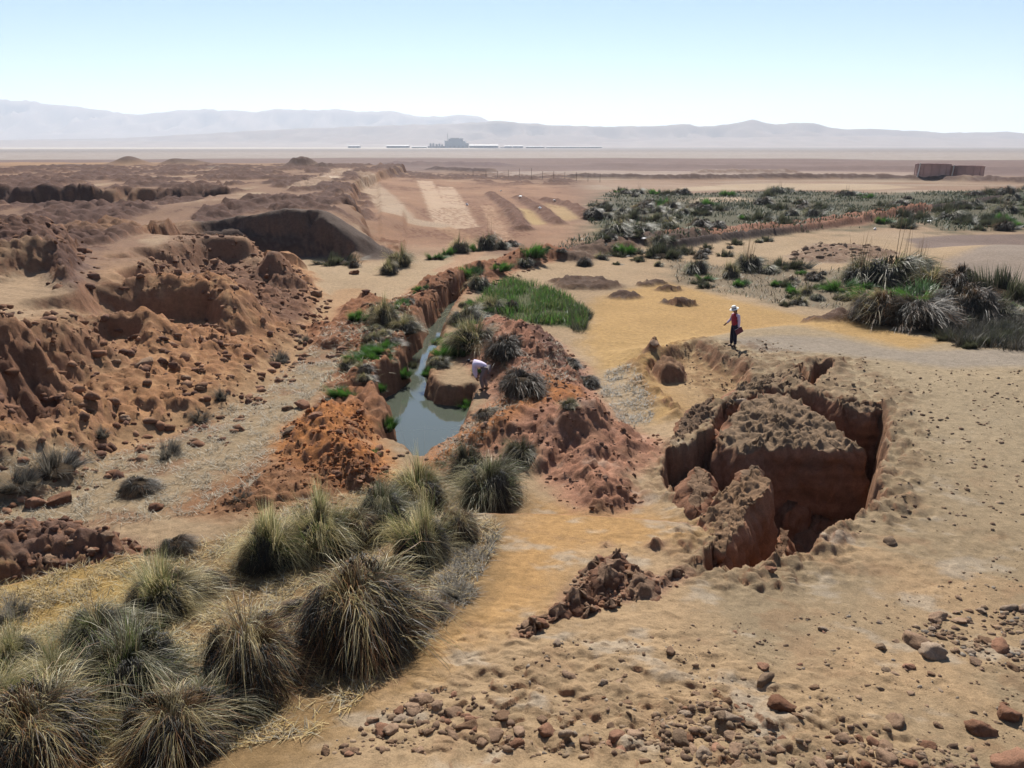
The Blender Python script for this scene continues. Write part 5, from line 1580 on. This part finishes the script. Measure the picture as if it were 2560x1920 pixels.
def skin(name, joints, bones, mat, parent, sub=2):
    """joints: name -> (pos, radius x, radius y)"""
    names = list(joints)
    me = bpy.data.meshes.new(name)
    me.from_pydata([joints[k_][0] for k_ in names], [(names.index(a), names.index(b)) for a, b in bones], [])
    o = bpy.data.objects.new(name, me); col.objects.link(o); o.parent = parent
    me.materials.append(mat)
    md = o.modifiers.new('skin', 'SKIN'); md.use_smooth_shade = True
    for i_, k_ in enumerate(names):
        sv = me.skin_vertices[0].data[i_]
        j = joints[k_]; sv.radius = (j[1], j[2] if len(j) > 2 else j[1]); sv.use_root = (i_ == 0)
    ss = o.modifiers.new('sub', 'SUBSURF'); ss.levels = sub; ss.render_levels = sub
    return o


def V3(*a): return np.array(a, float)


def hand_joints(J, B, pre, wrist, d, side):
    """palm, four fingers of different lengths and a thumb, lightly curled; d is the direction of the hand, side its thumb side"""
    d = d / np.linalg.norm(d); side = side - d * np.dot(side, d); side /= np.linalg.norm(side); n = np.cross(d, side)
    J[pre + 'palm'] = (tuple(wrist + d * .07), .036, .018); B.append((pre + 'wrist', pre + 'palm'))
    for i_, (o_, l_) in enumerate(((.030, .070), (.010, .080), (-.010, .074), (-.029, .058))):
        a = wrist + d * .095 + side * o_
        b = a + d * l_ * .5 + n * .012; c = b + d * l_ * .35 + n * .035
        for q, pnt in zip('abc', (a, b, c)): J[pre + f'f{i_}{q}'] = (tuple(pnt), .0095)
        B += [(pre + 'palm', pre + f'f{i_}a'), (pre + f'f{i_}a', pre + f'f{i_}b'), (pre + f'f{i_}b', pre + f'f{i_}c')]
    a = wrist + d * .045 + side * .045; b = a + d * .035 + side * .018 + n * .012
    J[pre + 't1'] = (tuple(a), .011); J[pre + 't2'] = (tuple(b), .010)
    B += [(pre + 'palm', pre + 't1'), (pre + 't1', pre + 't2')]


def head_parts(parent, c, fwd, hair_mat, up=V3(0, 0, 1)):
    """eyes, nose, mouth and ears set on a head centred at c and facing fwd"""
    fwd = fwd / np.linalg.norm(fwd); right = np.cross(fwd, up); right /= np.linalg.norm(right); u2 = np.cross(right, fwd)
    def ball(name, p, r, mat, sx=(1, 1, 1)):
        m = MB(); n = 10
        prof = [(math.sin(t) * r, -math.cos(t) * r) for t in np.linspace(0, math.pi, 7)]
        m.lathe(prof, n); o = m.build(name, mat, parent, True); o.location = tuple(p); o.scale = sx
    for s_ in (-1, 1):
        ball('eye', c + fwd * .088 + right * .032 * s_ + u2 * .005, .012, M_BLACK)
        ball('ear', c + right * .076 * s_ - u2 * .01, .026, M_SKIN)
    ball('nose', c + fwd * .103 - u2 * .022, .016, M_SKIN); ball('mouth', c + fwd * .09 - u2 * .055, .014, M_FOLDER, (1, 1, .5))


PERA = 16
# standing person: faces -X in its own frame, hat on, folder in the hand on the camera side
hx, hy, hz = hit([(1584, 748)])
per = empty('person', (hx[0], hy[0], hz[0] - .01), math.radians(PERA))
J = {'pelvis': (V3(0, 0, .92), .13, .11), 'waist': (V3(-.005, 0, 1.06), .125, .10), 'chest': (V3(.005, 0, 1.25), .145, .115), 'neckb': (V3(-.015, 0, 1.41), .07), 'neck': (V3(-.04, 0, 1.47), .052),
     'jaw': (V3(-.085, 0, 1.515), .068, .062), 'skull': (V3(-.085, 0, 1.60), .088, .076), 'crown': (V3(-.08, 0, 1.655), .055)}
B = [('pelvis', 'waist'), ('waist', 'chest'), ('chest', 'neckb'), ('neckb', 'neck'), ('neck', 'jaw'), ('jaw', 'skull'), ('skull', 'crown')]
arms = {'l': (V3(.02, -.19, 1.36), V3(.03, -.245, 1.10), V3(.03, -.255, .86)), 'r': (V3(-.01, .19, 1.36), V3(-.06, .245, 1.12), V3(-.23, .27, .96))}
legs = {'l': (V3(.0, -.09, .88), V3(-.015, -.095, .49), V3(.02, -.095, .09)), 'r': (V3(.0, .09, .88), V3(-.05, .09, .49), V3(-.05, .09, .09))}
for s_, (a, b, c) in arms.items():
    J[s_ + 'sh'] = (a, .060); J[s_ + 'el'] = (b, .043); J[s_ + 'wrist'] = (c, .028)
    B += [('chest', s_ + 'sh'), (s_ + 'sh', s_ + 'el'), (s_ + 'el', s_ + 'wrist')]
    hand_joints(J, B, s_, c, c - b, V3(-1, 0, 0))
for s_, (a, b, c) in legs.items():
    J[s_ + 'hip'] = (a, .085); J[s_ + 'kn'] = (b, .055); J[s_ + 'an'] = (c, .038); J[s_ + 'toe'] = (c + V3(-.16, 0, -.06), .032)
    B += [('pelvis', s_ + 'hip'), (s_ + 'hip', s_ + 'kn'), (s_ + 'kn', s_ + 'an'), (s_ + 'an', s_ + 'toe')]
J = {k_: (tuple(v_[0]), *v_[1:]) for k_, v_ in J.items()}
skin('body', J, B, M_SKIN, per)
head_parts(per, V3(-.085, 0, 1.585), V3(-1, 0, -.45), M_BLACK)
def sub(keys, infl):
    ks = [k_ for k_ in J if k_ in keys]
    return {k_: (J[k_][0], J[k_][1] + infl, (J[k_][2] if len(J[k_]) > 2 else J[k_][1]) + infl) for k_ in ks}, [b_ for b_ in B if b_[0] in ks and b_[1] in ks]
skin('shirt', *sub(['chest', 'neckb', 'lsh', 'lel', 'lwrist', 'rsh', 'rel', 'rwrist'], .014), M_LILAC, per)
vk = {'chest': ((.005, 0, 1.27), .185, .165), 'waist': ((-.005, 0, 1.08), .172, .150), 'hem': ((-.005, 0, .85), .182, .162), 'yoke': ((-.01, 0, 1.39), .12, .13), 'sl': ((.01, -.12, 1.37), .085), 'sr': ((0, .12, 1.37), .085)}
skin('vest', vk, [('chest', 'waist'), ('waist', 'hem'), ('chest', 'yoke'), ('chest', 'sl'), ('chest', 'sr')], M_VEST, per)
skin('vest_pouch', {'a': ((.07, -.15, 1.14), .075, .04), 'b': ((-.06, -.165, 1.13), .075, .04)}, [('a', 'b')], M_NAVY, per)
skin('trousers', *sub(['pelvis', 'waist', 'lhip', 'lkn', 'lan', 'rhip', 'rkn', 'ran'], .032), M_NAVY, per)
for s_ in 'lr':
    c = legs[s_][2]
    skin('shoe', {'heel': (tuple(c + V3(.03, 0, -.05)), .045, .04), 'mid': (tuple(c + V3(-.07, 0, -.055)), .05, .036), 'toe': (tuple(c + V3(-.17, 0, -.062)), .038, .028)}, [('heel', 'mid'), ('mid', 'toe')], M_SHOE, per)
hat = MB()
hat.lathe([(0, .125), (.07, .122), (.092, .10), (.102, .02), (.108, .0), (.19, -.015), (.195, -.022), (.11, -.012), (.09, -.01)], 28)
ho = hat.build('sun_hat', M_HAT, per, True); ho.location = (-.105, 0, 1.625); ho.rotation_euler = (0, math.radians(-20), 0)
MB().lathe([(.1065, .008), (.1045, .038), (.1035, .038), (.105, .008)], 28).build('hat_band', M_NAVY, ho)
skin('hair', {'a': ((-.03, 0, 1.60), .075, .07), 'b': ((.0, 0, 1.50), .055, .05), 'c': ((.02, 0, 1.42), .03)}, [('a', 'b'), ('b', 'c')], M_BLACK, per)
skin('face_mask', {'a': ((-.150, 0, 1.535), .040, .052), 'b': ((-.145, 0, 1.505), .034, .045)}, [('a', 'b')], M_HAT, per)
tag(per, 'standing person in white sun hat, red vest, lilac sleeves and dark trousers holding a folder', 'person')
fo = empty('folder'); m_ = MB().box((0, 0, 0), (.32, .028, .24)); m_.build('cover', M_FOLDER, fo); MB().box((.0, 0, .0), (.305, .020, .246)).build('pages', M_HAT, fo)
ca, sa = math.cos(math.radians(PERA)), math.sin(math.radians(PERA))
lx, ly = .035, -.285
fo.location = (hx[0] + lx * ca - ly * sa, hy[0] + lx * sa + ly * ca, hz[0] + .72); fo.rotation_euler = (0, math.radians(-28), math.radians(PERA - 4))
tag(fo, 'maroon folder in the standing person hand', 'folder')

# bending person on the bank
bx_, by_ = P(1046, 852, -.75); bz = float(land_z(bx_, by_)[0])
pb = empty('person', (bx_, by_, bz), math.radians(-14))
hipz = .86
J = {'pelvis': (V3(.10, 0, hipz), .13, .12), 'waist': (V3(-.05, 0, hipz + .10), .125, .11), 'chest': (V3(-.26, 0, hipz + .19), .145, .12), 'neckb': (V3(-.40, 0, hipz + .215), .075), 'neck': (V3(-.46, 0, hipz + .20), .052),
     'jaw': (V3(-.53, 0, hipz + .155), .068, .062), 'skull': (V3(-.57, 0, hipz + .19), .088, .078), 'crown': (V3(-.60, 0, hipz + .21), .055)}
B = [('pelvis', 'waist'), ('waist', 'chest'), ('chest', 'neckb'), ('neckb', 'neck'), ('neck', 'jaw'), ('jaw', 'skull'), ('skull', 'crown')]
arms = {'l': (V3(-.33, -.19, hipz + .12), V3(-.33, -.21, hipz - .15), V3(-.24, -.17, hipz - .36)), 'r': (V3(-.33, .19, hipz + .12), V3(-.38, .21, hipz - .15), V3(-.34, .15, hipz - .38))}
legs = {'l': (V3(.08, -.09, hipz - .04), V3(-.09, -.10, .47), V3(-.02, -.10, .09)), 'r': (V3(.08, .09, hipz - .04), V3(-.05, .10, .47), V3(.08, .10, .09))}
for s_, (a, b, c) in arms.items():
    J[s_ + 'sh'] = (a, .060); J[s_ + 'el'] = (b, .043); J[s_ + 'wrist'] = (c, .028)
    B += [('chest', s_ + 'sh'), (s_ + 'sh', s_ + 'el'), (s_ + 'el', s_ + 'wrist')]
    hand_joints(J, B, s_, c, c - b, V3(-1, 0, 0))
for s_, (a, b, c) in legs.items():
    J[s_ + 'hip'] = (a, .088); J[s_ + 'kn'] = (b, .058); J[s_ + 'an'] = (c, .038); J[s_ + 'toe'] = (c + V3(-.16, 0, -.06), .032)
    B += [('pelvis', s_ + 'hip'), (s_ + 'hip', s_ + 'kn'), (s_ + 'kn', s_ + 'an'), (s_ + 'an', s_ + 'toe')]
J = {k_: (tuple(v_[0]), *v_[1:]) for k_, v_ in J.items()}
skin('body', J, B, M_SKIN, pb)
head_parts(pb, V3(-.56, 0, hipz + .185), V3(-.6, 0, -.8), M_BLACK, V3(-.8, 0, .6))
skin('shirt', *sub(['chest', 'waist', 'pelvis', 'neckb', 'lsh', 'lel', 'lwrist', 'rsh', 'rel', 'rwrist'], .016), M_LILACW, pb)
skin('shirt_tail', {'a': ((-.02, 0, hipz - .02), .15, .10), 'b': ((-.10, 0, hipz - .10), .10, .05)}, [('a', 'b')], M_LILACW, pb)
skin('trousers', *sub(['pelvis', 'lhip', 'lkn', 'lan', 'rhip', 'rkn', 'ran'], .026), M_GREYT, pb)
for s_ in 'lr':
    c = legs[s_][2]
    skin('shoe', {'heel': (tuple(c + V3(.03, 0, -.05)), .045, .04), 'mid': (tuple(c + V3(-.07, 0, -.055)), .05, .036), 'toe': (tuple(c + V3(-.17, 0, -.062)), .038, .028)}, [('heel', 'mid'), ('mid', 'toe')], M_SHOE, pb)
skin('hair', {'a': ((-.52, 0, hipz + .235), .085, .08), 'b': ((-.59, 0, hipz + .235), .08, .078), 'c': ((-.63, 0, hipz + .19), .055)}, [('a', 'b'), ('b', 'c')], M_BLACK, pb)
tag(pb, 'person in pale lilac shirt and grey trousers bending over beside the pool', 'person')

# ------------------------------------------------------------------ the air
hz_m = bpy.data.materials.new('thin_dust_haze'); hz_m.use_nodes = True
nt_ = hz_m.node_tree; nt_.nodes.clear()
pv = nt_.nodes.new('ShaderNodeVolumePrincipled'); ou = nt_.nodes.new('ShaderNodeOutputMaterial')
pv.inputs['Color'].default_value = (.78, .86, .97, 1); pv.inputs['Density'].default_value = HAZE; pv.inputs['Anisotropy'].default_value = .25
nt_.links.new(pv.outputs[0], ou.inputs['Volume'])
hb = MB().box((0, 0, 290 - 5), (26000, 26000, 580)).build('haze', hz_m)
tag(hb, 'pale dusty haze over the plain', None, None, 'stuff')
